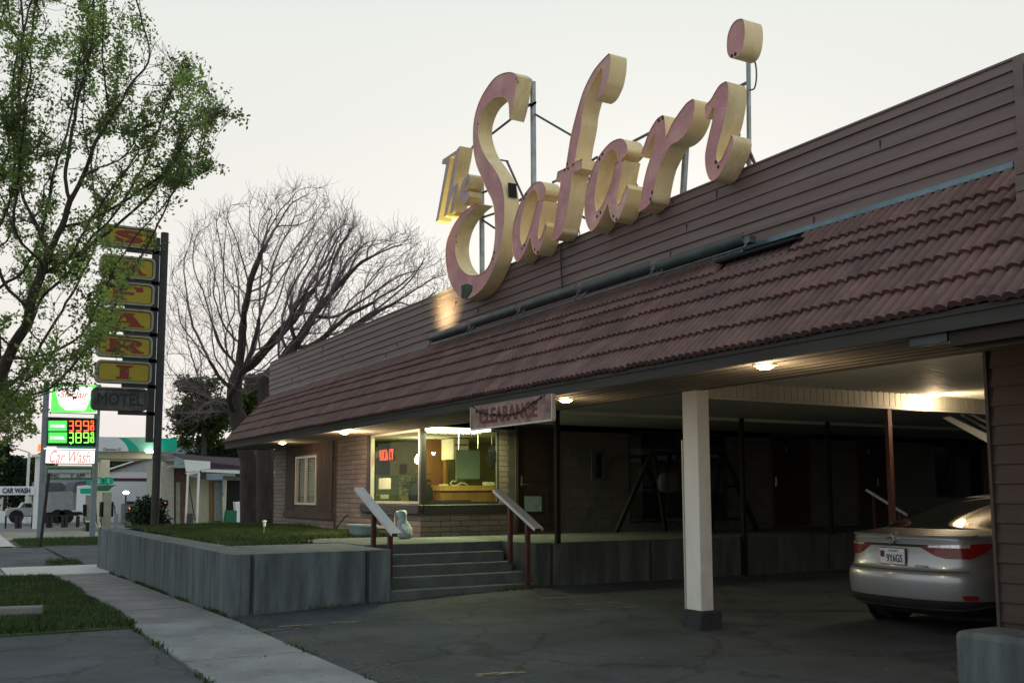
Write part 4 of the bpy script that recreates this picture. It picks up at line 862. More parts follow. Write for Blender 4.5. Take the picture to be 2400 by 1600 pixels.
a = on(*Z(1080, 880), x=-18.3); c = on(*Z(1790, 950), x=-18.3); e = on(*Z(1790, 1140), x=-18.3)
b = MB(); b.box((-19.0, a[1], c[2]), (-18.3, c[1] + .1, a[2])); b.build('counter_top', 'wood_orange', ct, bevel=.01)
b = MB(); b.box((-18.95, a[1] + .03, PZ), (-18.36, c[1] + .1, c[2])); b.build('front_panel', 'wood_brown', ct)
tl = thing('telephone', 'cream telephone on the reception counter', 'telephone', (-18.5, 10, a[2]))
p = on(*Z(1710, 880), x=-18.45); b = MB(); b.box((-18.55, p[1] - .1, a[2]), (-18.4, p[1] + .12, a[2] + .075)); b.build('base', 'cream', tl, bevel=.01)
b = MB(); b.tube([tuple(on(*Z(u, v), x=-18.4)) for u, v in ((1285, 805), (1280, 828), (1240, 818), (1212, 840), (1215, 865), (1250, 882), (1300, 876), (1345, 845), (1390, 850), (1430, 876))], .011, 8)
tag(b.build('white_cable', 'cream', loc=(-18.4, 9.6, a[2])), 'curly white cable lying on the reception counter', 'cable')
oc = thing('office_chair', 'black round backed office chair behind the corner mullion', 'chair', (-17.6, 8.1, PZ))
p = on(*Z(845, 1010), x=-17.7); b = MB(); n = 20
ring = lambda s, z, o: [(p[0] + o + .02 * math.cos(2 * t_), p[1] + s * .235 * math.cos(t_), z) for t_ in []]
vs = []
for k, sc_ in enumerate((1., .97, .8, .0)):
    for j in range(24):
        t_ = 2 * math.pi * j / 24; vs.append((p[0] - .06 + (.06, .0, -.03, -.04)[k] * -1, p[1] + .25 * sc_ * np.sign(math.cos(t_)) * abs(math.cos(t_)) ** .8, p[2] + .02 + .23 * sc_ * np.sign(math.sin(t_)) * abs(math.sin(t_)) ** .8))
b.add(vs, [(i * 24 + j, i * 24 + (j + 1) % 24, (i + 1) * 24 + (j + 1) % 24, (i + 1) * 24 + j) for i in range(3) for j in range(24)] + [tuple(range(24))]); b.build('backrest', 'chair_black', oc)
b = MB(); b.box((p[0] - .5, p[1] - .25, p[2] - .42), (p[0] - .05, p[1] + .25, p[2] - .34)); b.build('seat', 'chair_black', oc, bevel=.03); b = MB(); b.tube([(p[0] - .28, p[1], p[2] - .42), (p[0] - .28, p[1], PZ)], .03); b.build('pedestal', 'chair_black', oc)
pl = thing('flower_plant', 'leafy flowering plant beside the black chair in the window', 'plant', (-18.6, 8.3, PZ))
p = on(*Z(730, 870), x=-18.8); b = MB(); rs = random.Random(5)
for i in range(420):
    c_ = Vector((rs.gauss(0, .10), rs.gauss(0, .15), rs.gauss(0, .085))); q = Vector(p) + c_; u = Vector((rs.gauss(0, 1), rs.gauss(0, 1), rs.gauss(0, 1))).normalized() * .035; v = u.orthogonal().normalized() * .022
    b.add([q - u, q + v, q + u, q - v], [(0, 1, 2, 3)], 0 if c_.y < .05 else 1)
b.build('foliage', ['leaf_olive', 'maroon_dark'], pl); b = MB(); b.lathe((p[0], p[1], p[2] - .45), [(.0, .0), (.09, .0), (.12, .3), (.12, .33), (.0, .33)], 14); b.tube([(p[0], p[1], p[2] - .15), tuple(p)], .01, 5); b.build('pot', 'brick_brown', pl)
bb = thing('bare_bulb', 'glowing bare bulb inside the left office window', 'bulb', tuple(on(*Z(775, 545), x=-19.6)))
b = MB(); b.lathe((0, 0, 0), [(.0, -.085), (.05, -.06), (.068, -.01), (.055, .04), (.03, .075), (.02, .11), (.0, .12)], 14); b.build('globe', 'bulb', bb, world=False)
L = bpy.data.lights.new('bulb_light', 'POINT'); L.energy = 22; L.color = (1, .90, .48); L.shadow_soft_size = .07; l = bpy.data.objects.new('bulb_light', L); COL.objects.link(l); l.parent = bb; l.location = (.15, 0, 0)
# ceiling fluorescent panel
qa = on(*Z(1070, 165), z=SZ - .03); qb = on(*Z(1515, 150), z=SZ - .03); mid = (qa + qb) / 2
fl_ = thing('fluorescent_fitting', 'bright fluorescent panel on the office ceiling', 'light', (mid[0], mid[1], SZ))
hx = .30; 
b = MB(); b.box((mid[0] - hx, mid[1] - .62, SZ - .05), (mid[0] + hx, mid[1] + .55, SZ - .004)); b.build('diffuser', 'fluoro', fl_)
L = bpy.data.lights.new('fluoro_light', 'AREA'); L.energy = 120; L.color = (.92, 1, .48); L.shape = 'RECTANGLE'; L.size = .6; L.size_y = 1.1; l = bpy.data.objects.new('fluoro_light', L); COL.objects.link(l); l.location = (0, 0, -.07); l.parent = fl_
# green tube along the window head
gt = MB(); gt.tube([(-18.9, WY + .12, SZ - .03), (-16.65, WY + .12, SZ - .03)], .014, 8); gto = tag(gt.build('neon_tube', 'tube_green', loc=(-17.8, WY + .12, SZ - .03)), 'glowing green tube along the top of the left office window', 'neon tube')
L = bpy.data.lights.new('green_light', 'AREA'); L.energy = 5; L.color = (.5, 1, .12); L.shape = 'RECTANGLE'; L.size = 2.2; L.size_y = .05; l = bpy.data.objects.new('green_light', L); COL.objects.link(l); l.location = (0, .03, -.03); l.parent = gto
# neon VACANCY
nv = thing('neon_sign', 'red glowing vacancy neon sign hanging inside the left office window', 'sign', tuple(on(*Z(370, 478), y=WY + .08)))
c = on(*Z(370, 478), y=WY + .10); b = MB(); pass
NS = {'V': [[(0, 1), (.5, 0), (1, 1)]], 'A': [[(0, 0), (.5, 1), (1, 0)], [(.2, .38), (.8, .38)]], 'C': [[(1, .85), (.7, 1), (.25, 1), (0, .75), (0, .25), (.25, 0), (.7, 0), (1, .15)]], 'N': [[(0, 0), (0, 1), (1, 0), (1, 1)]], 'Y': [[(0, 1), (.5, .5), (1, 1)], [(.5, .5), (.5, 0)]]}
for i_, ch_ in enumerate('VACANCY'):
    b = MB()
    for st_ in NS[ch_]: b.tube([(c[0] - .36 + i_ * .104 + u_ * .066, WY + .10, c[2] - .10 + v_ * .20) for u_, v_ in st_], .0075, 6)
    b.build('letter', 'neon_red', nv)
b = MB(); b.box((c[0] - .34, WY + .115, c[2] - .12), (c[0] + .40, WY + .125, c[2] + .12)); b.build('backing', 'chair_black', nv)
b = MB(); cc = on(*Z(250, 478), y=WY + .10); put_text(b, 'NO', (cc[0] - .05, WY + .10, cc[2]), (1, 0, 0), (0, 0, 1), width=.2, height=.13, depth=.015); b.build('unlit_lettering', 'room_dark', nv)
L = bpy.data.lights.new('neon_light', 'POINT'); L.energy = .8; L.color = (1, .1, .03); L.shadow_soft_size = .1; l = bpy.data.objects.new('neon_light', L); COL.objects.link(l); l.parent = nv; l.location = (0, .05, 0)
cs = thing('blind_cords', 'three thin pale cords hanging in the right hand office window', 'cord', tuple(on(*Z(1315, 190), x=OX - .2)))
for (u_, v0_, v1_) in ((1315, 185, 412), (1568, 165, 400), (1750, 150, 340)):
    b = MB(); b.tube([tuple(on(*Z(u_, v0_), x=OX - .2)), tuple(on(*Z(u_, v1_), x=OX - .2))], .006, 5); b.build('cord', 'cab_side', cs)
rbox('wall_picture', 'dark picture frame on the office back wall above the plant', 'picture', *Z(560, 600), *Z(640, 720), -21.3, .03, 'wood_brown')
rbox('paper_stack', 'stack of papers at the left end of the reception counter', 'papers', *Z(1110, 862), *Z(1180, 880), -18.4, .2, 'cream')
rbox('bench_back', 'dark low bench back under the right office window', 'bench', *Z(1010, 1070), *Z(1480, 1135), -17.2, .08, 'chair_black')
# taped paper
c0 = on(*Z(268, 785), y=WY + .035); c1 = on(*Z(425, 925), y=WY + .035); b = MB(); b.add([(c0[0], WY + .035, c1[2]), (c1[0], WY + .035, c1[2] + .0), (c1[0], WY + .035, c0[2]), (c0[0], WY + .035, c0[2]), (c0[0], WY + .037, c1[2]), (c1[0], WY + .037, c1[2]), (c1[0], WY + .037, c0[2]), (c0[0], WY + .037, c0[2])], [(0, 1, 2, 3), (7, 6, 5, 4), (0, 4, 5, 1), (2, 6, 7, 3)])
tag(b.build('paper_notice', 'cream', loc=(c0[0], WY + .035, c1[2])), 'cream paper notice taped low inside the left office window', 'notice')

# ================================================================== PORCH SWING + FRAME (dark, on the walkway)
mat('screen_dim', (.06, .07, .07))
ps = thing('porch_swing', 'dark a-frame porch swing standing on the walkway in front of the room window', 'swing', (-15.2, 12, PZ))
def seg3(pts, w, nm, x, m='chair_black'):
    b = MB()
    for i in range(len(pts) - 1): b.bar(tuple(on(*pts[i], x=x)), tuple(on(*pts[i + 1], x=x)), w)
    b.build(nm, m, ps)
xs_ = -15.2
seg3([(1527, 1060), (1445, 1245)], .07, 'leg', xs_); seg3([(1533, 1060), (1560, 1245)], .07, 'leg', xs_ - .5); seg3([(1695, 1060), (1778, 1248)], .08, 'leg', xs_); seg3([(1690, 1060), (1665, 1245)], .07, 'leg', xs_ - .5)
seg3([(1520, 1062), (1700, 1060)], .08, 'top_beam', xs_ - .1)
seg3([(1700, 1140), (1732, 1138)], .05, 'brace', xs_)
b = MB(); a = on(1560, 1130, x=xs_ - .4); c = on(1700, 1222, x=xs_ - .4)
for k in range(9): zz = c[2] + .12 + k * .055; b.box((a[0] - .02, a[1], zz), (a[0], c[1], zz + .04))
b.build('swing_back', 'chair_black', ps)
b = MB(); b.box((a[0], a[1], c[2] + .04), (a[0] + .5, c[1], c[2] + .09)); b.build('swing_seat', 'chair_black', ps)
b = MB(); 
for px in (1565, 1697): b.bar(tuple(on(px, 1062, x=xs_ - .2)), tuple(on(px, 1215, x=xs_ - .2)), .014)
b.build('chain', 'chair_black', ps)
cc = MB(); a = on(1578, 1108, x=xs_ + .1); 
cu = MB(); vs = []
for i in range(10):
    for j in range(14):
        u = 2 * math.pi * j / 14; v = math.pi * i / 9; k = lambda q: np.sign(q) * abs(q) ** .6
        vs.append((a[0] - .4 + .08 * k(math.sin(v)) * k(math.cos(u)), on(1590, 1130, x=xs_)[1] + .24 * k(math.sin(v)) * k(math.sin(u)), on(1590, 1130, x=xs_)[2] + .2 * k(math.cos(v))))
cu.add(vs, [(i * 14 + j, i * 14 + (j + 1) % 14, (i + 1) * 14 + (j + 1) % 14, (i + 1) * 14 + j) for i in range(9) for j in range(14)])
tag(cu.build('cushion', 'screen_dim', loc=tuple(on(1590, 1150, x=xs_))), 'grey cushion leaning on the dark porch swing', 'cushion')
# framed plaque on the walkway wall
wp = thing('wall_plaque', 'narrow framed plaque on the dark wall right of the office door', 'plaque', (OX + .01, 11.2, 1.8))
b = MB(); fr = (11.08, 11.42, 1.82, 2.44)
b.box((OX + .005, fr[0], fr[2]), (OX + .03, fr[0] + .10, fr[3])); b.box((OX + .005, fr[1] - .08, fr[2]), (OX + .03, fr[1], fr[3])); b.box((OX + .005, fr[0] + .1, fr[2]), (OX + .03, fr[1] - .08, fr[2] + .07)); b.box((OX + .005, fr[0] + .1, fr[3] - .07), (OX + .03, fr[1] - .08, fr[3])); b.build('frame', 'screen_dim', wp)
b = MB(); b.box((OX + .005, fr[0] + .1, fr[2] + .07), (OX + .015, fr[1] - .08, fr[3] - .07)); b.build('panel', 'black', wp)

# ================================================================== YELLOW PYLON SIGN
PX_ = -26.5
ys = thing('pylon_sign', 'tall dark pole with seven stacked rounded light boxes spelling SAFARI, standing on the lawn', 'sign', (PX_, 4.6, .78))
b = MB(); b.tube([(PX_ - .05, 4.57, .7), (PX_ - .05, 4.57, 8.35)], .10, 16); b.box((PX_ - .12, 4.28, 2.9), (PX_ - .02, 4.46, 8.2)); b.build('pole', 'pole_dark', ys)
rows = [(530, 579), (600, 652), (661, 714), (723, 775), (785, 837), (846, 898), (909, 962)]
def rrect(y0, y1, z0, z1, r, n=6):
    out = []
    for cy_, cz_, a0 in ((y1 - r, z1 - r, 0), (y0 + r, z1 - r, 90), (y0 + r, z0 + r, 180), (y1 - r, z0 + r, 270)):
        for k in range(n + 1): a = math.radians(a0 + 90 * k / n); out.append((cy_ + r * math.cos(a), cz_ + r * math.sin(a)))
    return out
GL = {'S': None,
 'A': ([(.02,0),(.34,0),(.34,.12),(.27,.12),(.31,.28),(.58,.28),(.63,.12),(.55,.12),(.55,0),(.99,0),(.99,.12),(.91,.12),(.66,.9),(.72,.9),(.72,1),(.32,1),(.32,.9),(.40,.9),(.11,.12),(.02,.12)], [[(.34,.40),(.45,.76),(.54,.40)]]),
 'F': ([(.05,0),(.5,0),(.5,.12),(.4,.12),(.4,.43),(.68,.43),(.68,.60),(.4,.60),(.4,.86),(.74,.86),(.74,.68),(.92,.68),(.92,1),(.05,1),(.05,.88),(.14,.88),(.14,.12),(.05,.12)], []),
 'R': ([(.0,0),(.46,0),(.46,.13),(.36,.13),(.36,.42),(.46,.42),(.60,.18),(.68,.04),(.74,0),(1.0,0),(1.0,.13),(.92,.14),(.80,.36),(.74,.45),(.88,.53),(.95,.68),(.93,.84),(.82,.95),(.66,1),(.0,1),(.0,.88),(.10,.88),(.10,.13),(.0,.13)], [[(.36,.56),(.58,.57),(.66,.70),(.60,.85),(.36,.87)]]),
 'I': ([(.30,0),(.72,0),(.72,.15),(.63,.15),(.63,.85),(.72,.85),(.72,1),(.30,1),(.30,.85),(.39,.85),(.39,.15),(.30,.15)], [])}
for i, ch in enumerate(['S', 'A', 'F', 'A', 'R', 'I', 'M']):
    t0 = on(300, rows[i][0], x=PX_); t1 = on(300, rows[i][1], x=PX_); off = 0 if i < 6 else -.06
    y0, y1, z0, z1 = 3.03 + off - (.02 * i * .0), 4.36 + off, t1[2], t0[2]
    grey = i == 6
    b = MB(); D = .30; lp = rrect(y0, y1, z0, z1, .13); n = len(lp); xf = PX_ + .02
    b.add([(xf, p[0], p[1]) for p in lp] + [(xf - D, p[0], p[1]) for p in lp], [(k, (k + 1) % n, (k + 1) % n + n, k + n) for k in range(n)] + [tuple(range(n, 2 * n))])
    li = rrect(y0 + .055, y1 - .055, z0 + .05, z1 - .05, .10); b.add([(xf, p[0], p[1]) for p in lp] + [(xf - .0, p[0], p[1]) for p in li], [(k, (k + 1) % n, (k + 1) % n + n, k + n) for k in range(n)])
    lj = rrect(y0 + .075, y1 - .075, z0 + .07, z1 - .07, .08); b.add([(xf, p[0], p[1]) for p in li] + [(xf - .03, p[0], p[1]) for p in lj], [(k, (k + 1) % n, (k + 1) % n + n, k + n) for k in range(n)], 1)
    bx = b.build('light_box', ['cab_grey' if grey else 'cab_side', 'cab_grey' if grey else 'pole_dark'], ys)
    f = MB(); f.add([(xf - .03, p[0], p[1]) for p in lj], [tuple(range(n))]); f.build('face_panel', 'cab_grey' if grey else 'cab_yellow', bx)
    l = MB(); w = y1 - y0 - .34; h = z1 - z0 - .22; yy = (y0 + y1) / 2; zz = (z0 + z1) / 2
    if GL.get(ch):
        O, Hh = GL[ch]; f_ = lambda u, v, w_, yy=yy, zz=zz: (xf - .018 - w_, yy - w * .46 + u * w * .92, zz - h / 2 + v * h)
        poly_plate(l, O, Hh, f_, .012, 0, 0)
    elif ch == 'S': put_text(l, 'S', (xf - .022, yy, zz), (0, 1, 0), (0, 0, 1), width=w * .7, height=h, depth=.01, bold=.05)
    else: put_text(l, 'MOTEL', (xf - .022, yy, zz), (0, 1, 0), (0, 0, 1), width=w * 1.08, height=h * .85, depth=.01, bold=.0)
    l.build('letter', 'cab_letter' if grey else 'letter_red', bx)
    a = MB(); a.box((PX_ - .14, y1 - .7, z0 - .10), (PX_ - .02, 4.5, z0 - .01)); a.build('arm', 'pole_dark', bx)
# ================================================================== SHRUB at the pole
def shrub(name, label, cat, c, r, n, m, leaf=.06, seed=1, group=None, squash=1., parent_stem=True):
    rs = random.Random(seed); t = thing(name, label, cat, (c[0], c[1], c[2] - r[2]), group)
    b = MB(); cl = [Vector((rs.gauss(0, .42), rs.gauss(0, .42), rs.gauss(0, .38))) for _ in range(26)]
    for i in range(n):
        k = rs.choice(cl) + Vector((rs.gauss(0, .2), rs.gauss(0, .2), rs.gauss(0, .2)))
        if k.length > 1.05: k *= 1.0 / k.length * rs.uniform(.8, 1.1)
        q = Vector((c[0] + k.x * r[0], c[1] + k.y * r[1], c[2] + k.z * r[2])); u = Vector((rs.gauss(0, 1), rs.gauss(0, 1), rs.gauss(0, .7))).normalized() * leaf * rs.uniform(.6, 1.3); v = u.orthogonal().normalized() * leaf * .5
        b.add([q - u, q + v, q + u, q - v], [(0, 1, 2, 3)], 0, rs.uniform(.6, 1.35))
    b.build('foliage', m, t)
    b = MB()
    for i in range(5): k = rs.choice(cl); b.tube([(c[0], c[1], c[2] - r[2]), (c[0] + k.x * r[0] * .5, c[1] + k.y * r[1] * .5, c[2] - r[2] * .1), (c[0] + k.x * r[0], c[1] + k.y * r[1], c[2] + k.z * r[2])], [.04, .025, .01], 5)
    b.build('stem', 'bark', t); return t
q = on(335, 1215, x=-27.6); shrub('bush', 'dark round bush beside the base of the pylon pole', 'bush', (-27.6, q[1] + .1, 1.05), (.55, .6, .5), 3600, 'leaf_dark', .05, 4)
# ================================================================== FUEL STATION AREA
def fxb(b, px0, py0, px1, py1, X, dep, m=0, ground=False):
    a = on(px0, py0, x=X); c = on(px1, py1, x=X); z0 = G(X, c[1]) if ground else c[2]
    return b.box((X - dep, a[1], z0), (X, c[1], a[2]), m)
def zb(u, v): return (u / 3.92, 850 + v / 3.92)          # readings from the enlarged survey view
GX = -47.
ps_ = thing('price_sign', 'tall fuel price pylon with lit green Sinclair badge, price display and Car Wash panel', 'sign', (GX, 4.45, G(GX, 4)))
for (ta, tb2) in (((430, 185), (355, 1568)), ((905, 200), (868, 1568))):
    a = on(*zb(*ta), x=GX - .1); c = on(*zb(*tb2), x=GX - .1); w = .22
    yb_ = c[1]; b = MB(); b.box((GX - .25, a[1] - w / 2, -.4), (GX - .05, a[1] + w / 2, a[2])); b.box((GX - .4, a[1] - .3, -.4), (GX + .1, a[1] + .3, -.22)); b.build('post', 'sign_post_grey', ps_)
def panel(name, u0, v0, u1, v1, m, fm_='sign_post_grey', dep=.3, X=GX):
    b = MB(); a = on(*zb(u0, v0), x=X); c = on(*zb(u1, v1), x=X)
    b.box((X - dep, a[1], c[2]), (X - .001, c[1], a[2])); o = b.build(name, fm_, ps_)
    b = MB(); b.quad((X + .004, a[1] + .03, c[2] + .03), (X + .004, c[1] - .03, c[2] + .03), (X + .004, c[1] - .03, a[2] - .03), (X + .004, a[1] + .03, a[2] - .03)); b.build('face', m, o)
    return o, a, c
o, a, c = panel('badge_panel', 455, 195, 895, 470, 'sign_lit_white', 'pure_white')
def yz(u, v, X): p = on(*zb(u, v), x=X); return (p[1], p[2])
def poly_x(o_parent, pts, X, m, name, dep=.01):
    b = MB(); P = [yz(u, v, X) for u, v in pts]; poly_plate(b, P, [], lambda u, v, w: (X - w, u, v), dep, 0, 0); return b.build(name, m, o_parent)
poly_x(o, [(478, 205), (885, 205), (885, 455), (465, 455)], GX + .02, 'sign_lit_green', 'green_field')
poly_x(o, [(503, 240), (520, 213), (840, 222), (862, 250), (790, 425), (770, 440), (600, 432), (545, 385)], GX + .035, 'sign_lit_white', 'badge')
b = MB()
rim = [(503, 240), (520, 213), (840, 222), (862, 250), (790, 425), (770, 440), (600, 432), (545, 385)]
cu_, cv_ = 680, 320; ri = [(cu_ + (u - cu_) * .93, cv_ + (v - cv_) * .90) for u, v in rim]; rj = [(cu_ + (u - cu_) * .89, cv_ + (v - cv_) * .85) for u, v in rim]
n = len(ri); b.add([(GX + .05, *yz(u, v, GX + .05)) for u, v in ri] + [(GX + .05, *yz(u, v, GX + .05)) for u, v in rj], [(k, (k + 1) % n, (k + 1) % n + n, k + n) for k in range(n)]); b.build('badge_outline', 'sign_lit_green', o)
b = MB(); p = yz(683, 290, GX + .05); put_text(b, 'Sinclair', (GX + .055, *p), (0, 1, 0), (0, 0, 1), width=yz(812, 0, GX)[0] - yz(552, 0, GX)[0], height=.30, depth=.01, shear=.25, bold=.012); b.build('lettering', 'sign_lit_text', o)
o, a, c = panel('price_panel', 440, 495, 880, 770, 'black', 'green_dark')
poly_x(o, [(448, 522), (875, 522), (872, 742), (444, 742)], GX + .012, 'black', 'screen')
for (v0, v1, tx, led, pr) in ((530, 625, 'UNLEADED', 'led_red', '3.99'), (637, 735, 'DIESEL', 'led_green', '3.89')):
    poly_x(o, [(446, v0), (617, v0), (614, v1), (443, v1)], GX + .02, 'price_green', 'grade_panel')
    b = MB(); p = yz(531, (v0 + v1) / 2 + 2, GX); put_text(b, tx, (GX + .035, *p), (0, 1, 0), (0, 0, 1), width=yz(600, 0, GX)[0] - yz(464, 0, GX)[0], height=.13, depth=.01, bold=.03); b.build('grade_lettering', 'price_white', o)
    b = MB()
    def seg7(u0, u1, va, vb, d, sl=-4):
        S7 = {'3': 'abgcd', '9': 'abfgcd', '8': 'abcdefg', '0': 'abcdef', '1': 'bc'}[d]; vm_ = (va + vb) / 2; hw = .019 * (1 if u1 - u0 > 30 else .6)
        L7 = {'a': ((u0, va), (u1, va)), 'g': ((u0, vm_), (u1, vm_)), 'd': ((u0, vb), (u1, vb)), 'f': ((u0, va), (u0, vm_)), 'b': ((u1, va), (u1, vm_)), 'e': ((u0, vm_), (u0, vb)), 'c': ((u1, vm_), (u1, vb))}
        for s in S7:
            (ua, v_a), (ub, v_b) = L7[s]; a3 = (GX + .03, *yz(ua, v_a, GX)); b3 = (GX + .03, *yz(ub, v_b, GX)); b.bar(a3, b3, hw * 2, hw * 2)
    seg7(635, 672, v0 + 5, v1 - 3, '3'); seg7(698, 742, v0 + 5, v1 - 3, pr[2]); seg7(768, 812, v0 + 5, v1 - 3, '9'); seg7(836, 858, v0 + 2, v0 + 42, '9')
    seg7(828, 829, v0 + 54, v1 - 5, '1'); seg7(842, 860, v0 + 54, v1 - 5, '0'); b.bar((GX + .03, *yz(823, v0 + 48, GX)), (GX + .03, *yz(862, v0 + 48, GX)), .02, .02)
    b.box((GX + .02, yz(681, 0, GX)[0], yz(0, v1, GX)[1]), (GX + .05, yz(689, 0, GX)[0], yz(0, v1 - 9, GX)[1])); b.build('digits', led, o)
o, a, c = panel('car_wash_panel', 417, 793, 873, 930, 'sign_lit_white', 'sign_post_grey')
b = MB(); p = yz(645, 862, GX); put_text(b, 'Car Wash', (GX + .02, *p), (0, 1, 0), (0, 0, 1), width=yz(832, 0, GX)[0] - yz(458, 0, GX)[0], height=.52, depth=.01, shear=.3, bold=.0); b.build('lettering', 'sign_lit_text', o)
b = MB(); b.box((GX - .25, 3.45, a[2] + .01), (GX + .02, 5.5, a[2] + .05)); b.build('light_strip', 'sign_lit_white', ps_)
o, a, c = panel('reader_board', 415, 943, 865, 1080, 'cab_side', 'cab_side')
poly_x(o, [(430, 958), (850, 962), (846, 1072), (426, 1068)], GX + .008, 'green_dark', 'green_border')
for v0, v1 in ((980, 1012), (1020, 1055)): poly_x(o, [(440, v0), (838, v0), (836, v1), (438, v1)], GX + .014, 'truck_paint', 'letter_track')
b = MB(); p = yz(505, 1036, GX); put_text(b, 'INO', (GX + .02, *p), (0, 1, 0), (0, 0, 1), width=.34, height=.15, depth=.008, bold=.02); b.build('lettering', 'black', o); b = MB(); p = yz(660, 1036, GX); put_text(b, 'Y', (GX + .02, *p), (0, 1, 0), (0, 0, 1), height=.15, depth=.008, bold=.02); b.build('lettering', 'black', o); b = MB(); p = yz(740, 1036, GX); put_text(b, 'APP', (GX + .02, *p), (0, 1, 0), (0, 0, 1), width=.36, height=.15, depth=.008, bold=.02); b.build('lettering', 'black', o)
# leaning rusty post in front of it
p0 = gp(94, 1281); tp_ = on(115, 1108, x=p0[0] + .0); b = MB(); b.tube([(p0[0], p0[1], p0[2] - .1), tuple(tp_)], .055, 8); tag(b.build('leaning_post', 'wood_dark', loc=tuple(p0)), 'thin leaning rusty post in the grass before the price sign', 'post')
# canopy
CXp = -60.
cn = thing('fuel_canopy', 'fuel station canopy with white and green fascia and lit underside', 'canopy', (CXp, 9, G(CXp, 9)))
a = on(225, 1023, x=CXp); c = on(414, 1057, x=CXp)
b = MB(); b.box((CXp - 7, a[1] - 1.4, c[2]), (CXp, c[1], a[2])); b.build('roof', 'station_green', cn)
X = CXp + .01
b = MB(); b.add([(X, *yz(u, v, X)) for u, v in [(905, 680), (1070, 680), (1115, 705), (1150, 740), (1172, 775), (1183, 812), (905, 812)]], [tuple(range(7))]); b.build('white_fascia', 'station_white', cn)
X = CXp + .012; b = MB(); b.add([(X, *yz(u, v, X)) for u, v in [(1140, 682), (1330, 682), (1420, 740), (1420, 810), (1290, 810), (1250, 760), (1200, 715)]], [tuple(range(7))]); b.build('swoosh', 'green_mid', cn)
b = MB(); p = yz(1030, 793, X); put_text(b, "Clearance 15'", (X + .01, *p), (0, 1, 0), (0, 0, 1), width=.95, height=.16, depth=.01); b.build('lettering', 'black', cn)
b = MB(); b.box((CXp - 6.9, a[1] - 1.3, c[2] - .04), (CXp - .1, c[1] - .1, c[2] - .001)); b.box((CXp - 6.4, a[1] - 1, c[2] - .42), (CXp - .8, c[1] - 1.2, c[2] - .05)); b.build('underside', 'cream_paint', cn)
for (u0, u1, X, nm) in ((925, 990, CXp - 1.5, 'n'), (896, 925, CXp - 6, 'f')):
    b = MB(); A_ = on(*zb(u0, 820), x=X); C_ = on(*zb(u1, 1400), x=X); b.box((X - .4, A_[1], G(X, 5)), (X, C_[1], c[2] - .05)); b.build('column', 'cream_paint', cn)
for (u, v) in ((1395, 820), (1325, 843)):
    p = on(*zb(u, v), z=c[2] - .08); b = MB(); b.lathe((p[0], p[1], c[2] - .12), [(.0, .0), (.30, .01), (.36, .05), (.36, .075)], 16); b.build('canopy_light', 'station_lamp', cn)
L = bpy.data.lights.new('canopy_area', 'AREA'); L.energy = 45; L.color = (1, 1, .95); L.shape = 'RECTANGLE'; L.size = 5; L.size_y = 4; l = bpy.data.objects.new('canopy_area', L); COL.objects.link(l); l.location = (-3.5, .5, c[2] - .5 - G(CXp, 9)); l.parent = cn
for (u, v, tx) in ((995, 1083, '1'), (907, 1083, '2'), (845, 1093, '4')):
    X = CXp - 1.4; p = yz(u, v, X); b = MB(); lp = rrect(p[0] - .28, p[0] + .28, p[1] - .2, p[1] + .2, .14); poly_plate(b, lp, [], lambda s, t, w: (X - w, s, t), .05, 0, 0); o = b.build('pump_number', 'station_green', cn)
    b = MB(); put_text(b, tx, (X + .01, *p), (0, 1, 0), (0, 0, 1), height=.24, depth=.01, bold=.03); b.build('numeral', 'paint_white', o)
# pumps
def pump(u0, u1, vt, vb, X, label, topm):
    t = thing('fuel_pump', label, 'fuel pump', tuple(on(*zb((u0 + u1) / 2, vb), x=X)), 'fuel pumps under the canopy'); b = MB()
    a = on(*zb(u0, vt), x=X); c = on(*zb(u1, vb), x=X); g = G(X, 5) - .0
    b.box((X - .9, a[1] + .14, g), (X, c[1] - .14, a[2])); b.box((X - 1.2, a[1] - .1, g), (X + .2, c[1] + .1, g + .12)); b.build('cabinet', 'khaki', t)
    b = MB(); b.box((X - .7, a[1], g + .7), (X - .15, a[1] + .13, a[2] - .5)); b.box((X - .7, c[1] - .13, g + .7), (X - .15, c[1], a[2] - .5)); b.build('nozzle_panel', 'black', t)
    b = MB(); w = (c[1] - a[1]); zt = a[2]
    b.extr([(X - .8, a[1] - .1, zt + .12), (X - .8, c[1] + .1, zt + .35), (X - .8, a[1] - .1, zt + .38)] if False else [(X - .8, a[1] - .15, zt + .08), (X - .8, a[1] + w * .55, zt + .08), (X - .8, a[1] + w * .8, zt + .28), (X - .8, c[1] + .1, zt + .40), (X - .8, a[1] - .2, zt + .36)], (.7, 0, 0)); b.build('top_sign', topm, t)
    b = MB(); 
    for s in (a[1] - .04, c[1] + .04): b.tube([(X - .2, s, g + 1.3), (X + .05, s + .05, g + .6), (X + .0, s + .12, g + .25), (X - .1, s, g + .6)], .025, 6)
    b.build('hose', 'black', t)
    return t
pump(935, 1040, 1190, 1535, -57., 'grey fuel pump with dark green curved top, right one under the canopy', 'green_dark'); pump(780, 868, 1215, 1470, -59., 'khaki fuel pump with bright green top partly behind the sign post', 'station_green')
b = MB(); p = on(*zb(1065, 1530), x=-56.5); b.tube([(p[0], p[1], -.4), (p[0], p[1], .55)], .11, 10); tag(b.build('bollard', 'sign_post_grey', loc=(p[0], p[1], -.35)), 'grey steel bollard right of the fuel pumps', 'bollard')
tb2 = thing('litter_bin', 'dark bin with pale rim between the fuel pumps', 'bin', tuple(on(*zb(815, 1535), x=-56)))
b = MB(); fxb(b, *zb(795, 1462), *zb(838, 1535), -56., .45, ground=True); b.build('body', 'black', tb2); b = MB(); fxb(b, *zb(798, 1450), *zb(838, 1462), -56., .45); b.build('rim', 'cream_paint', tb2)
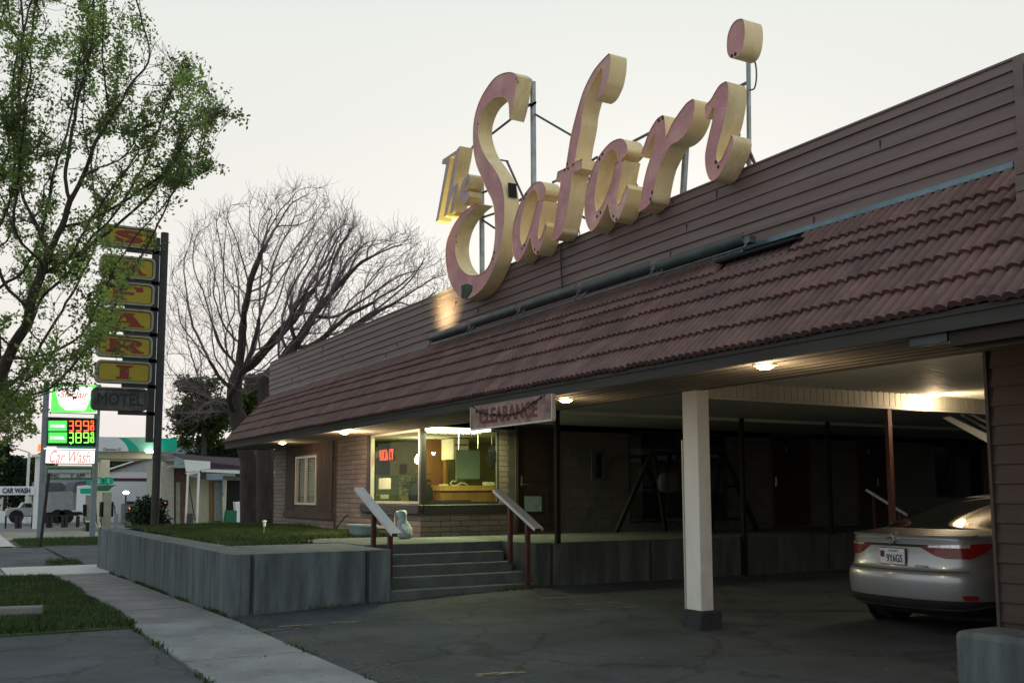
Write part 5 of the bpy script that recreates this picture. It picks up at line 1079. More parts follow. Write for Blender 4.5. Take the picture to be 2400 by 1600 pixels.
# white station building with stripe
wbg = thing('white_building', 'white station building with a maroon stripe and grey gable, behind the pylon pole', 'building', (-72, 13, -.33))
X = -72.
b = MB(); fxb(b, *zb(975, 1000), *zb(1500, 1478), X, 8, ground=True); fxb(b, *zb(830, 1120), *zb(975, 1478), X + .0, 8, ground=True); b.build('wall', 'station_white', wbg)
b = MB(); fxb(b, *zb(975, 1057), *zb(1500, 1087), X + .02, .019); b.build('stripe', 'maroon', wbg)
b = MB(); b.add([(X + .0, *yz(u, v, X)) for u, v in [(975, 1000), (1500, 1000), (1500, 862), (1400, 865)]] + [(X - 8, *yz(u, v, X)) for u, v in [(975, 1000), (1500, 1000), (1500, 862), (1400, 865)]], [(0, 1, 2, 3), (7, 6, 5, 4), (0, 3, 7, 4), (3, 2, 6, 7)]); b.build('gable', 'station_grey', wbg)
b = MB(); b.bar((X + .1, *yz(968, 1004, X)), (X + .1, *yz(1402, 862, X)), .2, .14); b.bar((X + .1, *yz(1398, 864, X)), (X + .1, *yz(1520, 866, X)), .2, .14); b.build('eave_trim', 'maroon_dark', wbg)
lpt = thing('yard_lamp', 'small lit globe lamp on a thin dark post before the white building', 'lamp', tuple(on(*zb(1150, 1420), x=-68))); p = on(*zb(1158, 1192), x=-68.)
b = MB(); b.tube([(p[0], p[1], -.35), (p[0], p[1], p[2] - .1)], .05, 8); b.build('post', 'ink_navy', lpt); b = MB(); b.lathe((p[0], p[1], p[2] - .1), [(.0, .0), (.16, .05), (.19, .12), (.12, .2), (0, .22)], 12); b.build('globe', 'bulb', lpt)
vc = thing('vacuum_station', 'beige coin vacuum machine with blue top near the white building', 'machine', tuple(on(*zb(1205, 1420), x=-67)))
b = MB(); fxb(b, *zb(1165, 1300), *zb(1245, 1415), -67., .7, ground=True); b.build('body', 'khaki', vc); b = MB(); fxb(b, *zb(1168, 1270), *zb(1230, 1298), -66.9, .6); b.build('hood', 'ink_navy', vc); b = MB(); p = on(*zb(1195, 1333), x=-66.95); b.lathe((p[0], p[1], p[2]), [(0, -.1), (.1, 0), (0, .1)], 8); b.build('glow', 'orange_lit', vc)
for i, (u, lb) in enumerate(((1124, 'dark bollard post left of the beige vacuum machine'), (1143, 'dark bollard post beside the globe lamp'), (1246, 'dark bollard post right of the vacuum machine'), (1265, 'dark bollard post nearest the pole bush'))):
    b = MB(); p = on(*zb(u, 1420), x=-67.2); q = on(*zb(u, 1292), x=-67.2); b.tube([(p[0], p[1], -.4), (p[0], p[1], q[2])], .1, 8); tag(b.build('bollard', 'sign_post_grey', loc=(p[0], p[1], -.35)), lb, 'bollard', 'bollards by the vacuum machine')
# brown-roofed shop with white awning porch
sh = thing('porch_building', 'low building with maroon roof, pale walls and a white awning on slim posts', 'building', (-62, 13, -.33))
zc_ = lambda u, v: (370 + u / 7.13, 1040 + v / 7.13)
X = -62.
def yz2(u, v, X): p = on(*zc_(u, v), x=X); return (p[1], p[2])
def pl2(pts, X, m, name, dep=.05, par=sh):
    b = MB(); poly_plate(b, [yz2(u, v, X) for u, v in pts], [], lambda s, t, w: (X - w, s, t), dep, 0, 0); return b.build(name, m, par)
g0 = 1400
pl2([(50, 280), (270, 280), (270, g0), (50, g0)], X - 2, 'khaki', 'wall', 5).data.materials[0] = mat('wall_pale', (.36, .37, .32))
pl2([(262, 400), (500, 400), (500, g0), (262, g0)], X - 2.2, 'brick_brown', 'brick_wall', 4.5)
pl2([(300, 640), (372, 640), (372, g0), (300, g0)], X - 2.1, 'khaki', 'door_panel', .05); pl2([(372, 640), (480, 640), (480, g0), (372, g0)], X - 2.15, 'brick_brown', 'door_recess', .05)
pl2([(500, 540), (860, 600), (860, g0), (500, g0)], X - 3, 'cream_paint', 'porch_wall', .3)
pl2([(860, 600), (1080, 600), (1080, g0), (860, g0)], X - 2.9, 'khaki', 'glass_front', .2); pl2([(880, 640), (925, 640), (925, g0 - 60), (880, g0 - 60)], X - 2.8, 'wood_orange', 'curtain'); pl2([(940, 640), (1075, 640), (1075, 1280), (940, 1280)], X - 2.8, 'curtain', 'glass_pane')
pl2([(1100, 530), (1420, 545), (1420, 610), (1100, 600)], X - 1.5, 'cab_side', 'lintel', .2)
pl2([(1120, 600), (1155, 600), (1130, 1290), (1095, 1290)], X - 1.5, 'cream_paint', 'frame', .1)
pl2([(1150, 605), (1950, 610), (1950, g0), (1140, g0)], X - 1.8, 'black', 'dark_opening', .1)
pl2([(440, 262), (878, 292), (875, 415), (720, 425), (700, 450), (475, 465)], X + .02, 'pure_white', 'awning_sign', .12)
pl2([(720, 425), (1420, 440), (1950, 452), (1950, 505), (1420, 498), (725, 462)], X + .0, 'paint_white', 'awning_edge', .3)
pl2([(880, 395), (1950, 425), (1950, 448), (1420, 436), (875, 420)], X - .1, 'cab_side', 'awning_rim', .2)
b = MB(); A_ = yz2(720, 445, X); B_ = yz2(1950, 505, X); b.add([(X, A_[0], A_[1]), (X, B_[0], B_[1]), (X - 3, B_[0], B_[1] + .1), (X - 3, yz2(500, 520, X)[0], A_[1] - .1), (X - .3, yz2(500, 490, X)[0], A_[1] - .15)], [(0, 1, 2, 3, 4)]); b.build('awning_underside', 'khaki', sh)
pl2([(450, 480), (690, 440), (700, 475), (510, 520)], X - .05, 'paint_white', 'beam', .1)
for q4 in ([(492, 500), (520, 500), (485, 1325), (455, 1325)], [(672, 480), (706, 480), (672, 1335), (638, 1335)]): pl2(q4, X + .05, 'paint_white', 'post', .15)
pl2([(440, 262), (455, 262), (630, 1270), (612, 1270)], X - .8, 'maroon', 'downpipe', .05)
b = MB(); r0 = yz2(220, 150, X); r1 = yz2(1950, 215, X); r2 = yz2(1950, 430, X); r3 = yz2(300, 205, X)
b.add([(X + .0, *yz2(280, 200, X)), (X + .0, *yz2(450, 262, X)), (X, *yz2(878, 400, X)), (X, *yz2(1950, 428, X)), (X - 3, *yz2(1950, 262, X - 3)), (X - 3, *yz2(870, 205, X - 3)), (X - 3, *yz2(300, 155, X - 3))], [(0, 1, 2, 3, 4, 5, 6)]); b.add([(X - 3, *yz2(300, 155, X - 3)), (X - 3, *yz2(1950, 262, X - 3)), (X - 7, *yz2(1950, 262, X - 3)), (X - 7, *yz2(300, 155, X - 3))], [(0, 1, 2, 3)]); b.build('roof', 'maroon_dark', sh)
pl2([(50, 195), (270, 175), (285, 235), (50, 290)], X - 1.5, 'wood_dark', 'fascia', .3).data.materials[0] = mat('fascia_tan', (.38, .33, .28))
pl2([(160, 375), (430, 315), (440, 335), (165, 388)], X - 1.2, 'pure_white', 'strip_light', .1)
tag(MB().box((X + 1.5, 11.2, -.36), (X - 1.6, 40, -.25)).build('pavement', 'conc_old'), kind='structure')
for (nm, pts, m, lb, ct_) in (('drinks_cooler', [(1297, 968), (1432, 960), (1432, 1320), (1318, 1320)], 'pure_white', 'white upright cooler in front of the dark shop opening', 'cooler'), ('green_bin', [(1160, 1110), (1320, 1110), (1315, 1320), (1130, 1320)], 'green_dark', 'dark green bin beside the white cooler', 'bin'), ('grey_bin', [(500, 1160), (585, 1160), (590, 1320), (490, 1320)], 'khaki', 'dark grey bin between the awning posts', 'bin')):
    b = MB(); poly_plate(b, [yz2(u, v, X + .3) for u, v in pts], [], lambda s, t, w: (X + .3 - w, s, t), .6, 0, 0); oo = b.build(nm, m, loc=(X + .3, yz2(*pts[0], X)[0], -.33), bevel=.03); tag(oo, lb, ct_)
bpy.data.objects['grey_bin'].data.materials[0] = MATS['cab_grey']
el = thing('meter_box', 'small wall box with a red indicator light beside the dark pole', 'box', tuple(on(*zc_(130, 985), x=X - 1.9)))
b = MB(); A_ = on(*zc_(95, 935), x=X - 1.9); C_ = on(*zc_(163, 1035), x=X - 1.9); b.box((X - 2, A_[1], C_[2]), (X - 1.85, C_[1], A_[2])); b.build('case', 'black', el); b = MB(); p = on(*zc_(118, 985), x=X - 1.84); b.lathe(tuple(p), [(0, -.06), (.06, 0), (0, .06)], 8); b.build('indicator', 'led_red', el)
# hanging beige box between the trunks
hb_ = thing('street_meter', 'pale hanging box on a thin pole seen between the dark trunks', 'meter', tuple(on(*zc_(1685, 1070), x=-45))); b = MB(); A_ = on(*zc_(1637, 445), x=-45); C_ = on(*zc_(1738, 628), x=-45); b.box((-45.3, A_[1], C_[2]), (-45, C_[1], A_[2])); b.build('box', 'cab_side', hb_)
b = MB(); b.tube([tuple(on(*zc_(1675, 628), x=-45)), tuple(on(*zc_(1665, 880), x=-45))], .03, 6); b.tube([tuple(on(*zc_(1665, 880), x=-45)), tuple(on(*zc_(1662, 1060), x=-45))], .06, 6); b.build('pole', 'truck_paint', hb_)
# far left: car wash sign, light pole, truck, rail fence, wall
cw = thing('car_wash_sign', 'cream board reading CAR WASH on a white column at the left edge', 'sign', (-62, 0, -.35)); X = -62.
b = MB(); A_ = on(-40, 1139, x=X); C_ = on(79, 1159, x=X); b.box((X - .3, A_[1], C_[2]), (X, C_[1], A_[2])); b.build('board', 'pure_white', cw)
b = MB(); p = on(38.5, 1149, x=X); A2 = on(6, 1149, x=X); C2 = on(71, 1149, x=X); put_text(b, 'CAR WASH', (X + .02, p[1], p[2]), (0, 1, 0), (0, 0, 1), width=C2[1] - A2[1], height=.30, depth=.02, bold=.03); b.build('lettering', 'ink_navy', cw)
b = MB(); q1 = on(91, 1070, x=X); q2 = on(84, 1229, x=X); w = .14; b.box((X - .6, q2[1] - w, -.4), (X - .1, q2[1] + w + .1, q1[2])); b.box((X - .7, q1[1] - .3, q1[2]), (X + .1, q1[1] + .25, q1[2] + .12)); b.build('column', 'pure_white', cw)
b = MB(); q1 = on(67, 1060, x=-75.); q2 = on(63, 1171, x=-75.); b.tube([(-75, q2[1], -.4), (-75, q2[1], q1[2])], .09, 8); b.tube([(-75, q2[1], q1[2]), (-75, q2[1] - 1.2, q1[2] + .4)], .05, 6); tag(b.build('light_pole', 'paint_white', loc=(-75, q2[1], -.4)), 'thin pale light pole behind the car wash sign', 'pole')
tk_ = thing('old_truck', 'old pale green pickup truck cab parked behind the rail fence', 'truck', (-70, 1, -.33)); X = -70.
zt_ = lambda u, v: (u / 6.533, 1040 + v / 6.533)
def yzt(u, v, X): p = on(*zt_(u, v), x=X); return (p[1], p[2])
b = MB(); poly_plate(b, [yzt(u, v, X) for u, v in [(98, 1010), (110, 1000), (200, 985), (300, 975), (345, 905), (360, 895), (520, 895), (720, 960), (720, 1100), (330, 1100), (320, 1065), (285, 1045), (215, 1045), (180, 1065), (165, 1105), (100, 1105)]], [], lambda s, t, w: (X - w, s, t), 1.8, 0, 0); b.build('body', 'truck_paint', tk_, bevel=.05)
b = MB(); poly_plate(b, [yzt(u, v, X + .02) for u, v in [(325, 970), (372, 912), (395, 912), (360, 970)]], [], lambda s, t, w: (X + .02 - w, s, t), .03, 0, 0); poly_plate(b, [yzt(u, v, X + .02) for u, v in [(375, 968), (400, 912), (480, 912), (495, 968)]], [], lambda s, t, w: (X + .02 - w, s, t), .03, 0, 0); b.build('side_window', 'car_glass', tk_)
for u in (250, 700):
    p = yzt(u, 1110, X); b = MB(); b.add([], []); 
    ring = [(X + .02, p[0] + .42 * math.cos(t), p[1] + .42 * math.sin(t)) for t in np.linspace(0, 2 * math.pi, 18, endpoint=False)]
    b.extr(ring, (-.3, 0, 0)); b.build('wheel', 'rubber', tk_)
tr_ = thing('box_trailer', 'grey box trailer parked behind the price sign', 'trailer', (-69, 4, -.33)); X = -69.
b = MB(); poly_plate(b, [yzt(u, v, X) for u, v in [(650, 745), (1115, 722), (1112, 1040), (640, 1045)]], [], lambda s, t, w: (X - w, s, t), 2.2, 0, 0); b.build('box', 'trailer_grey', tr_)
b = MB(); poly_plate(b, [yzt(u, v, X + .02) for u, v in [(650, 1045), (820, 1045), (850, 1010), (900, 1010), (930, 1045), (1250, 1040), (1290, 1085), (650, 1095)]], [], lambda s, t, w: (X + .02 - w, s, t), 1.8, 0, 0); b.build('chassis', 'black', tr_)
for u in (885, 1010):
    p = yzt(u, 1110, X); b = MB(); b.extr([(X + .05, p[0] + .45 * math.cos(t), p[1] + .45 * math.sin(t)) for t in np.linspace(0, 2 * math.pi, 18, endpoint=False)], (-.3, 0, 0)); b.build('wheel', 'rubber', tr_)
wl = MB(); X = -76.; A_ = on(-60, 1195, x=X); C_ = on(200, 1232, x=X); wl.box((X - .3, A_[1], -.5), (X, C_[1], on(10, 1197, x=X)[2])); tag(wl.build('white_wall', 'pure_white', loc=(X, A_[1], -.4)), 'long low white wall behind the parked truck and trailer', 'wall')
rf_ = thing('pipe_fence', 'dark steel pipe rail fence in front of the truck', 'fence', (-64, 3, -.35)); X = -64.
b = MB(); ra = on(*zt_(90, 1107), x=X); rb = on(*zt_(1200, 1090), x=X); b.bar(tuple(ra), tuple(rb), .07, .05); b.build('top_rail', 'pole_dark', rf_)
for u in (92, 262, 310, 495, 738, 783, 968, 1015, 1195):
    b = MB(); p = on(*zt_(u, 1100), x=X); b.box((X - .04, p[1] - (.05 if u in (92, 495) else .1), -.45), (X + .04, p[1] + (.05 if u in (92, 495) else .1), p[2])); b.build('post', 'pole_dark', rf_)
# paved strip, houses behind
tag(MB().add([(-58, -1, -.338), (-78, -1, -.338), (-78, 30, -.338), (-58, 30, -.338)], [(0, 3, 2, 1)]).build('forecourt', 'conc_old'), kind='structure')
for (nm, lb, X, pts, rpts) in (('grey_house', 'grey house with a dark hipped roof behind the trailer', -95., [(560, 745), (1120, 745), (1120, 1200), (560, 1200)], [(700, 745), (740, 590), (940, 590), (1120, 715), (1120, 745)]), ('shingled_house', 'weathered house with shingled mansard roof between sign posts', -88., [(1120, 700), (1345, 690), (1345, 1200), (1120, 1200)], [(1110, 715), (1160, 580), (1340, 560), (1345, 690)])):
    t = thing(nm, lb, 'house', (X, 3, -.35)); b = MB(); poly_plate(b, [yzt(u, v, X) for u, v in pts], [], lambda s, t_, w: (X - w, s, t_), 6, 0, 0); b.build('wall', 'house_grey', t)
    b = MB(); poly_plate(b, [yzt(u, v, X + .3) for u, v in rpts], [], lambda s, t_, w: (X + .3 - w, s, t_), 6.6, 0, 0); b.build('roof', 'roof_grey', t)
    b = MB(); A_ = yzt(pts[0][0] + 60, pts[0][1] + 60, X + .02); C_ = yzt(pts[0][0] + 130, pts[0][1] + 170, X + .02); b.box((X - .1, A_[0], C_[1]), (X + .02, C_[0], A_[1])); b.build('window', 'car_glass', t)
b = MB(); X = -61.; A_ = on(*zt_(580, 0), x=X); poly_plate(b, [yzt(u, v, X) for u, v in [(590, 0), (628, 0), (625, 105), (575, 115)]], [], lambda s, t_, w: (X - w, s, t_), .2, 0, 0); o = b.build('orange_light', 'orange_lit', loc=(X, A_[1], A_[2])); tag(o, 'orange red lit panel beside the left sign post', 'light')
# power lines
for k, (ya, yb_) in enumerate(((868, 880), (876, 888), (700, 740))):
    b = MB(); X = -110.; b.tube([tuple(on(x, ya + (yb_ - ya) * x / 700 + 3 * math.sin(x / 700 * 3.1), x=X)) for x in range(-100, 760, 80)], .012, 4)
    tag(b.build('power_line', 'black', loc=(X, 0, 15)), ['thin upper power line crossing the sky behind the trees', 'thin power line just under the upper one', 'highest thin power line behind the bare trees'][k], 'cable')
# distant hill
hl = MB(); X = -900.
pts = [on(x, y, x=X) for x, y in ((-400, 1150), (100, 1120), (330, 1080), (420, 1035), (480, 1030), (560, 1060), (900, 1090), (1600, 1150))]
hl.add([tuple(p) for p in pts] + [(X, p[1], -20) for p in pts] + [(X - 500, p[1], -20) for p in pts], [(i, i + 1, 9 + i, 8 + i) for i in range(7)] + [(i, 16 + i, 17 + i, i + 1) for i in range(7)]); tag(hl.build('hills', 'distant_hill'), kind='structure')

# ================================================================== TREES (space colonisation)
def at_depth(px, py, d): return CAM + RW @ np.array([(px - CX) / FL * d, (py - CY) / FL * d, d])
def in_poly(x, y, P):
    c = False; n = len(P)
    for i in range(n):
        x1, y1 = P[i]; x2, y2 = P[i - 1]
        if (y1 > y) != (y2 > y) and x < (x2 - x1) * (y - y1) / (y2 - y1) + x1: c = not c
    return c
def grow(polys, d0, dr, n_att, trunk, step=.2, kill=.34, infl=2.6, seed=1, iters=150, bias=None, noise=.16, clump=-.4):
    rs = random.Random(seed); att = []
    wts = [p[1] for p in polys]; tot = sum(wts)
    for P, w in polys:
        xs = [q[0] for q in P]; ys_ = [q[1] for q in P]; k = int(n_att * w / tot); c = 0
        cxp = (min(xs) + max(xs)) / 2; hw = (max(xs) - min(xs)) / 2
        while c < k:
            x = rs.uniform(min(xs), max(xs)); y = rs.uniform(min(ys_), max(ys_))
            if in_poly(x, y, P) and (math.sin(x * .021 + seed) * math.sin(y * .027 + seed * 2) + .5 * math.sin(x * .05 + y * .04) > clump - rs.random() * .9):
                lim = math.sqrt(max(.05, 1 - ((x - cxp) / hw) ** 2 * .8)); att.append(at_depth(x, y, d0 + rs.uniform(-dr, dr) * lim)); c += 1
    att = np.array(att); nodes = [np.array(trunk[0])]; par = [-1]
    for t in trunk[1:]:
        t = np.array(t); p = nodes[-1]; m = max(1, int(np.linalg.norm(t - p) / step))
        st_ = len(nodes) - 1
        for i in range(1, m + 1): nodes.append(p + (t - p) * i / m); par.append(len(nodes) - 2)
    alive = np.ones(len(att), bool)
    best = np.full(len(att), 1e9); bi = np.zeros(len(att), int); start = 0
    for it in range(iters):
        NN = np.array(nodes[start:])
        if len(NN):
            for c0 in range(0, len(NN), 256):
                D = np.linalg.norm(att[:, None, :] - NN[None, c0:c0 + 256, :], axis=2); j = D.argmin(1); dm = D[np.arange(len(att)), j]; u = dm < best
                best[u] = dm[u]; bi[u] = start + c0 + j[u]
        start = len(nodes); alive &= best > kill
        use = alive & (best < infl)
        if not use.any():
            if not alive.any() or it > 20: break
            use = alive & (best <= best[alive].min() + .3)
        acc = {}
        idx = np.nonzero(use)[0]
        for a_ in idx: acc.setdefault(int(bi[a_]), []).append(a_)
        add = 0
        for k_, al in acc.items():
            v = att[al] - nodes[k_]; v /= np.linalg.norm(v, axis=1)[:, None]; s = v.sum(0); 
            pv = (nodes[k_] - nodes[par[k_]]) if par[k_] >= 0 else np.array([0, 0, 1.]); s = s / (np.linalg.norm(s) + 1e-9) + .75 * pv / (np.linalg.norm(pv) + 1e-9) + rng.normal(0, noise, 3) + np.array([0, 0, .10])
            nw = nodes[k_] + s / np.linalg.norm(s) * step; nodes.append(nw); par.append(k_); add += 1
        if not add: break
    return np.array(nodes), par
def tree_mesh(name, label, N_, par, r_tip, r_exp, bark, twig, loc, kids_mat, twigs=(2, 4, .13), leaves=None, seed=1, group=None, r_trunk=None, thin=.035):
    rs = random.Random(seed); n = len(N_); ch = [[] for _ in range(n)]
    for i, p in enumerate(par):
        if p >= 0: ch[p].append(i)
    rad = np.zeros(n)
    for i in range(n - 1, -1, -1):
        rad[i] = r_tip if not ch[i] else sum(rad[c] ** r_exp for c in ch[i]) ** (1 / r_exp)
    if r_trunk: rad = rad * 1.0; k = r_trunk / rad[0]; rad = np.where(rad > r_tip * 2, r_tip + (rad - r_tip) * (r_trunk - r_tip) / (rad[0] - r_tip), rad)
    t = thing(name, label, 'tree', tuple(loc), group); big = MB(); small = MB()
    # chains
    done = set(); stack = [0]
    while stack:
        s = stack.pop(); chain = ([par[s]] if par[s] >= 0 else []) + [s]; cur = s
        while ch[cur]:
            c = sorted(ch[cur], key=lambda q: -rad[q]); stack += c[1:]; cur = c[0]; chain.append(cur)
        rr = [min(rad[q], rad[s] * 1.05) for q in chain]
        cut = next((i for i, r in enumerate(rr) if r < thin), len(rr))
        if cut >= 2: big.tube([N_[q] for q in chain[:cut + 1]], [max(x, .004) for x in rr[:cut + 1]], 9 if rad[s] > .1 else 6, cap=False)
        if cut < len(chain) - 1:
            s0 = max(0, cut - 0) if cut >= 2 else 0; small.tube([N_[q] for q in chain[s0:]], [max(x, .0035) for x in rr[s0:]], 4, cap=False)
    leafpts = []
    for i in range(n):
        if rad[i] < thin * .8:
            for _ in range(rs.choice(twigs[3] if len(twigs) > 3 else [0, 1, 1, 2])):
                p = Vector(N_[i]); pv = Vector(N_[i] - N_[par[i]]).normalized() if par[i] >= 0 else Vector((0, 0, 1))
                d = (pv + Vector((rs.gauss(0, .7), rs.gauss(0, .7), rs.gauss(.5, .5)))).normalized(); pts = [p]
                for k in range(rs.randint(twigs[0], twigs[1])): d = (d + Vector((rs.gauss(0, .28), rs.gauss(0, .28), rs.gauss(.12, .22)))).normalized(); pts.append(pts[-1] + d * twigs[2] * rs.uniform(.7, 1.3))
                small.tube(pts, [max(.0028, min(rad[i], .006) * (1 - .6 * k / len(pts))) for k in range(len(pts))], 3, cap=False); leafpts += [(q, d) for q in pts[1:]]
            leafpts.append((Vector(N_[i]), Vector((0, 0, 1))))
    big.build('trunk', bark, t, ang=60); 
    if leaves:
        m, size, cnt, spread = leaves
        for (q, d) in leafpts:
            dens = cnt * (.75 + 1.3 * math.sin(q.x * 2.3 + 1) * math.sin(q.z * 2.1) + .7 * math.sin(q.y * 3.1 + q.z * 1.7))
            base = .85 + .3 * math.sin(q.x * 1.9 + q.z * 1.4)
            for _ in range(int(max(0, dens) + rs.random())):
                c = q + Vector((rs.gauss(0, spread), rs.gauss(0, spread), rs.gauss(0, spread))); u = Vector((rs.gauss(0, 1), rs.gauss(0, 1), rs.gauss(0, .8))).normalized() * size * rs.uniform(.6, 1.3); v = u.orthogonal(); v.rotate(Matrix.Rotation(rs.uniform(0, 6.28), 3, u)); v = v.normalized() * u.length * .55
                small.add([c - u, c - v, c + u, c + v], [(0, 1, 2, 3)], 1, base * rs.uniform(.65, 1.4))
        small.build('crown', [twig, m], t, ang=60)
    else: small.build('crown', twig, t, ang=60)
    return t
# leafy tree at the left
D = 16.5
polyA = [(-420, -250), (300, -250), (330, 10), (345, 70), (385, 105), (405, 165), (400, 220), (385, 300), (380, 420), (395, 520), (330, 575), (230, 620), (215, 780), (190, 880), (140, 950), (100, 1010), (20, 1060), (-60, 1060), (-420, 800)]
polyB = [(380, 290), (460, 255), (560, 275), (545, 295), (470, 330), (430, 345), (385, 350)]; polyC = [(385, 400), (440, 380), (515, 385), (500, 410), (440, 440), (395, 470)]; polyD = [(380, 180), (420, 170), (480, 215), (440, 230), (385, 250)]
polyE = [(215, 560), (345, 560), (320, 650), (290, 800), (262, 900), (205, 900)]
base = np.array([-20.6, .35, G(-20.6, 0)])
N_, par = grow([(polyA, 1.), (polyB, .07), (polyC, .06), (polyD, .05), (polyE, .03)], D, 2.3, 2900, [base, base + (.1, .1, 1.0), at_depth(-45, 1080, D), at_depth(-12, 930, D)], step=.15, kill=.27, infl=2.2, seed=5)
tree_mesh('leafy_tree', 'large tree with fresh green spring leaves overhanging the pylon sign at left', N_, par, .0045, 2.15, 'bark', 'bark', base, None, (2, 4, .09), ('leaf_spring', .034, 7.5, .05), 5, r_trunk=.15)
# bare trees behind the motel
D = 33.
b1 = at_depth(585, 1235, D); b1[2] = G(b1[0], b1[1]) - .1
N_, par = grow([([(395, 1010), (385, 860), (390, 640), (440, 530), (560, 470), (640, 450), (720, 420), (770, 450), (850, 500), (860, 580), (800, 720), (720, 850), (640, 900), (560, 930), (470, 1000)], 1.)], D, 2.6, 2900, [b1, at_depth(583, 1080, D), at_depth(560, 985, D)], step=.2, kill=.29, infl=4.0, seed=8)
tree_mesh('bare_tree', 'wide spreading leafless tree behind the left end of the motel roof', N_, par, .0062, 2.0, 'bark', 'bark_twig', b1, None, (3, 5, .15, [0, 1, 1, 2]), None, 8, 'bare trees behind the motel', r_trunk=.29, thin=.05)
b2 = at_depth(624, 1235, D - 1); b2[2] = G(b2[0], b2[1]) - .1
N_, par = grow([([(640, 900), (650, 720), (720, 560), (800, 500), (860, 560), (930, 530), (1000, 570), (1050, 620), (1060, 700), (1010, 740), (880, 800), (760, 860)], 1.)], D - 1, 2.6, 2300, [b2, at_depth(622, 1050, D - 1), at_depth(625, 900, D - 1)], step=.2, kill=.29, infl=4.0, seed=9)
tree_mesh('bare_tree', 'leafless tree leaning right behind the motel parapet', N_, par, .0062, 2.0, 'bark', 'bark_twig', b2, None, (3, 5, .15, [0, 1, 1, 2]), None, 9, 'bare trees behind the motel', r_trunk=.28, thin=.05)
# evergreen and far trees
def lump_tree(label, px, py, d, rpx, rpy, n, m, leaf, seed, ground=1235, nm='dark_tree'):
    c = at_depth(px, py, d); rx = rpx * d / FL; rz = rpy * d / FL; rs = random.Random(seed)
    t = thing(nm, label, 'tree', (c[0], c[1], -.35), 'background trees'); b = MB(); cl = []
    for _ in range(34):
        v = Vector((rs.gauss(0, 1), rs.gauss(0, 1), rs.gauss(0, 1))).normalized() * rs.uniform(.25, .95); cl.append(v)
    for i in range(n):
        k = rs.choice(cl) + Vector((rs.gauss(0, .13), rs.gauss(0, .13), rs.gauss(0, .11)))
        q = Vector((c[0] + k.x * rx, c[1] + k.y * rx, c[2] + k.z * rz)); u = Vector((rs.gauss(0, 1), rs.gauss(0, 1), rs.gauss(0, .6))).normalized() * leaf * rs.uniform(.6, 1.4); v = u.orthogonal().normalized() * leaf * .6
        b.add([q - u, q + v, q + u, q - v], [(0, 1, 2, 3)], 0, rs.uniform(.6, 1.35))
    b.build('crown', m, t); b = MB(); b.tube([(c[0], c[1], -.4), (c[0] + .1, c[1], c[2] * .6), (c[0], c[1], c[2] + rz * .5)], [rx * .09, rx * .07, rx * .03], 8, cap=False)
    for i in range(9): k = cl[i]; b.tube([(c[0], c[1], c[2] - rz * .4 + i * rz * .08), (c[0] + k.x * rx * .8, c[1] + k.y * rx * .8, c[2] + k.z * rz * .8)], [rx * .03, rx * .01], 5, cap=False)
    b.build('trunk', 'bark', t)
lump_tree('dark olive evergreen below the bare branches, left of the motel roof', 480, 970, 80, 95, 85, 9000, 'leaf_olive', .17, 21)
lump_tree('dark evergreen directly behind the two trunks', 600, 950, 78, 60, 100, 6500, 'leaf_olive', .17, 22)
lump_tree('tall dark conifer mass at the left edge above the car wash board', 15, 1110, 90, 52, 75, 9000, 'leaf_dark', .22, 23, nm='conifer')
lump_tree('brown green tree seen under the canopy', 290, 1095, 110, 60, 32, 5000, 'leaf_olive', .26, 24)
lump_tree('hazy green tree behind the price sign posts', 85, 1090, 115, 45, 45, 4200, 'leaf_olive', .25, 25)
lump_tree('low dark tree behind the porch building roof', 560, 1055, 85, 110, 35, 6500, 'leaf_dark', .22, 26)
# ================================================================== CAR
car = thing('parked_sedan', 'silver beige sedan parked under the carport, seen from behind, plate 9Y6GS', 'car', (-7.6, 9.0, G(-7.6, 9.5)), rz=R_(-1.2))
ZS = 1.06; ZT = [.20, .26, .31, .35, .50, .585, .63, .66, .72, .82, .92, .975, 1.0, 1.02, 1.045, 1.09, 1.20, 1.31, 1.37, 1.405, 1.42]
WT = [.80, .87, .90, .905, .915, .912, .90, .893, .888, .882, .868, .85, .835, .80, .775, .75, .705, .64, .59, .50, .30]
RT = [.20, .07, .04, .015, .0, .0, .02, .06, .075, .08, .08, .065, .075, .30, .58, .73, 1.06, 1.46, 1.78, 2.12, 2.5]
FT = [4.6, 4.75, 4.8, 4.84, 4.86, 4.85, 4.83, 4.8, 4.7, 4.4, 4.0, 3.75, 3.68, 3.6, 3.5, 3.4, 3.12, 2.9, 2.8, 2.7, 2.62]
def cw_(z): return float(np.interp(z, ZT, WT))
def cr_(z): return float(np.interp(z, ZT, RT))
def lc_(z): return .60 if z < 1.0 else .60 - min(1, (z - 1.0) / .1) * .22
P_ = 2.5
def body_pt(s, z, off=0.):
    """s: 0 centre, +-1 corner end, beyond = metres along the side"""
    w, r, Lc = cw_(z), cr_(z), lc_(z); sg_ = 1 if s >= 0 else -1; a = abs(s)
    if a <= 1:
        th = a * math.pi / 2; c_ = max(0., math.cos(th)) ** (2 / P_); s_ = math.sin(th) ** (2 / P_)
        x = w * s_; y = r + Lc * (1 - c_); nx = s_ ** (P_ - 1) / w; ny = -(c_ ** (P_ - 1)) / Lc; l = math.hypot(nx, ny); return (sg_ * (x + nx / l * off), y + ny / l * off, z)
    return (sg_ * (w + off), r + Lc + (a - 1), z)
SS = list(np.linspace(0, 1, 15)); 
b = MB(); loops = []
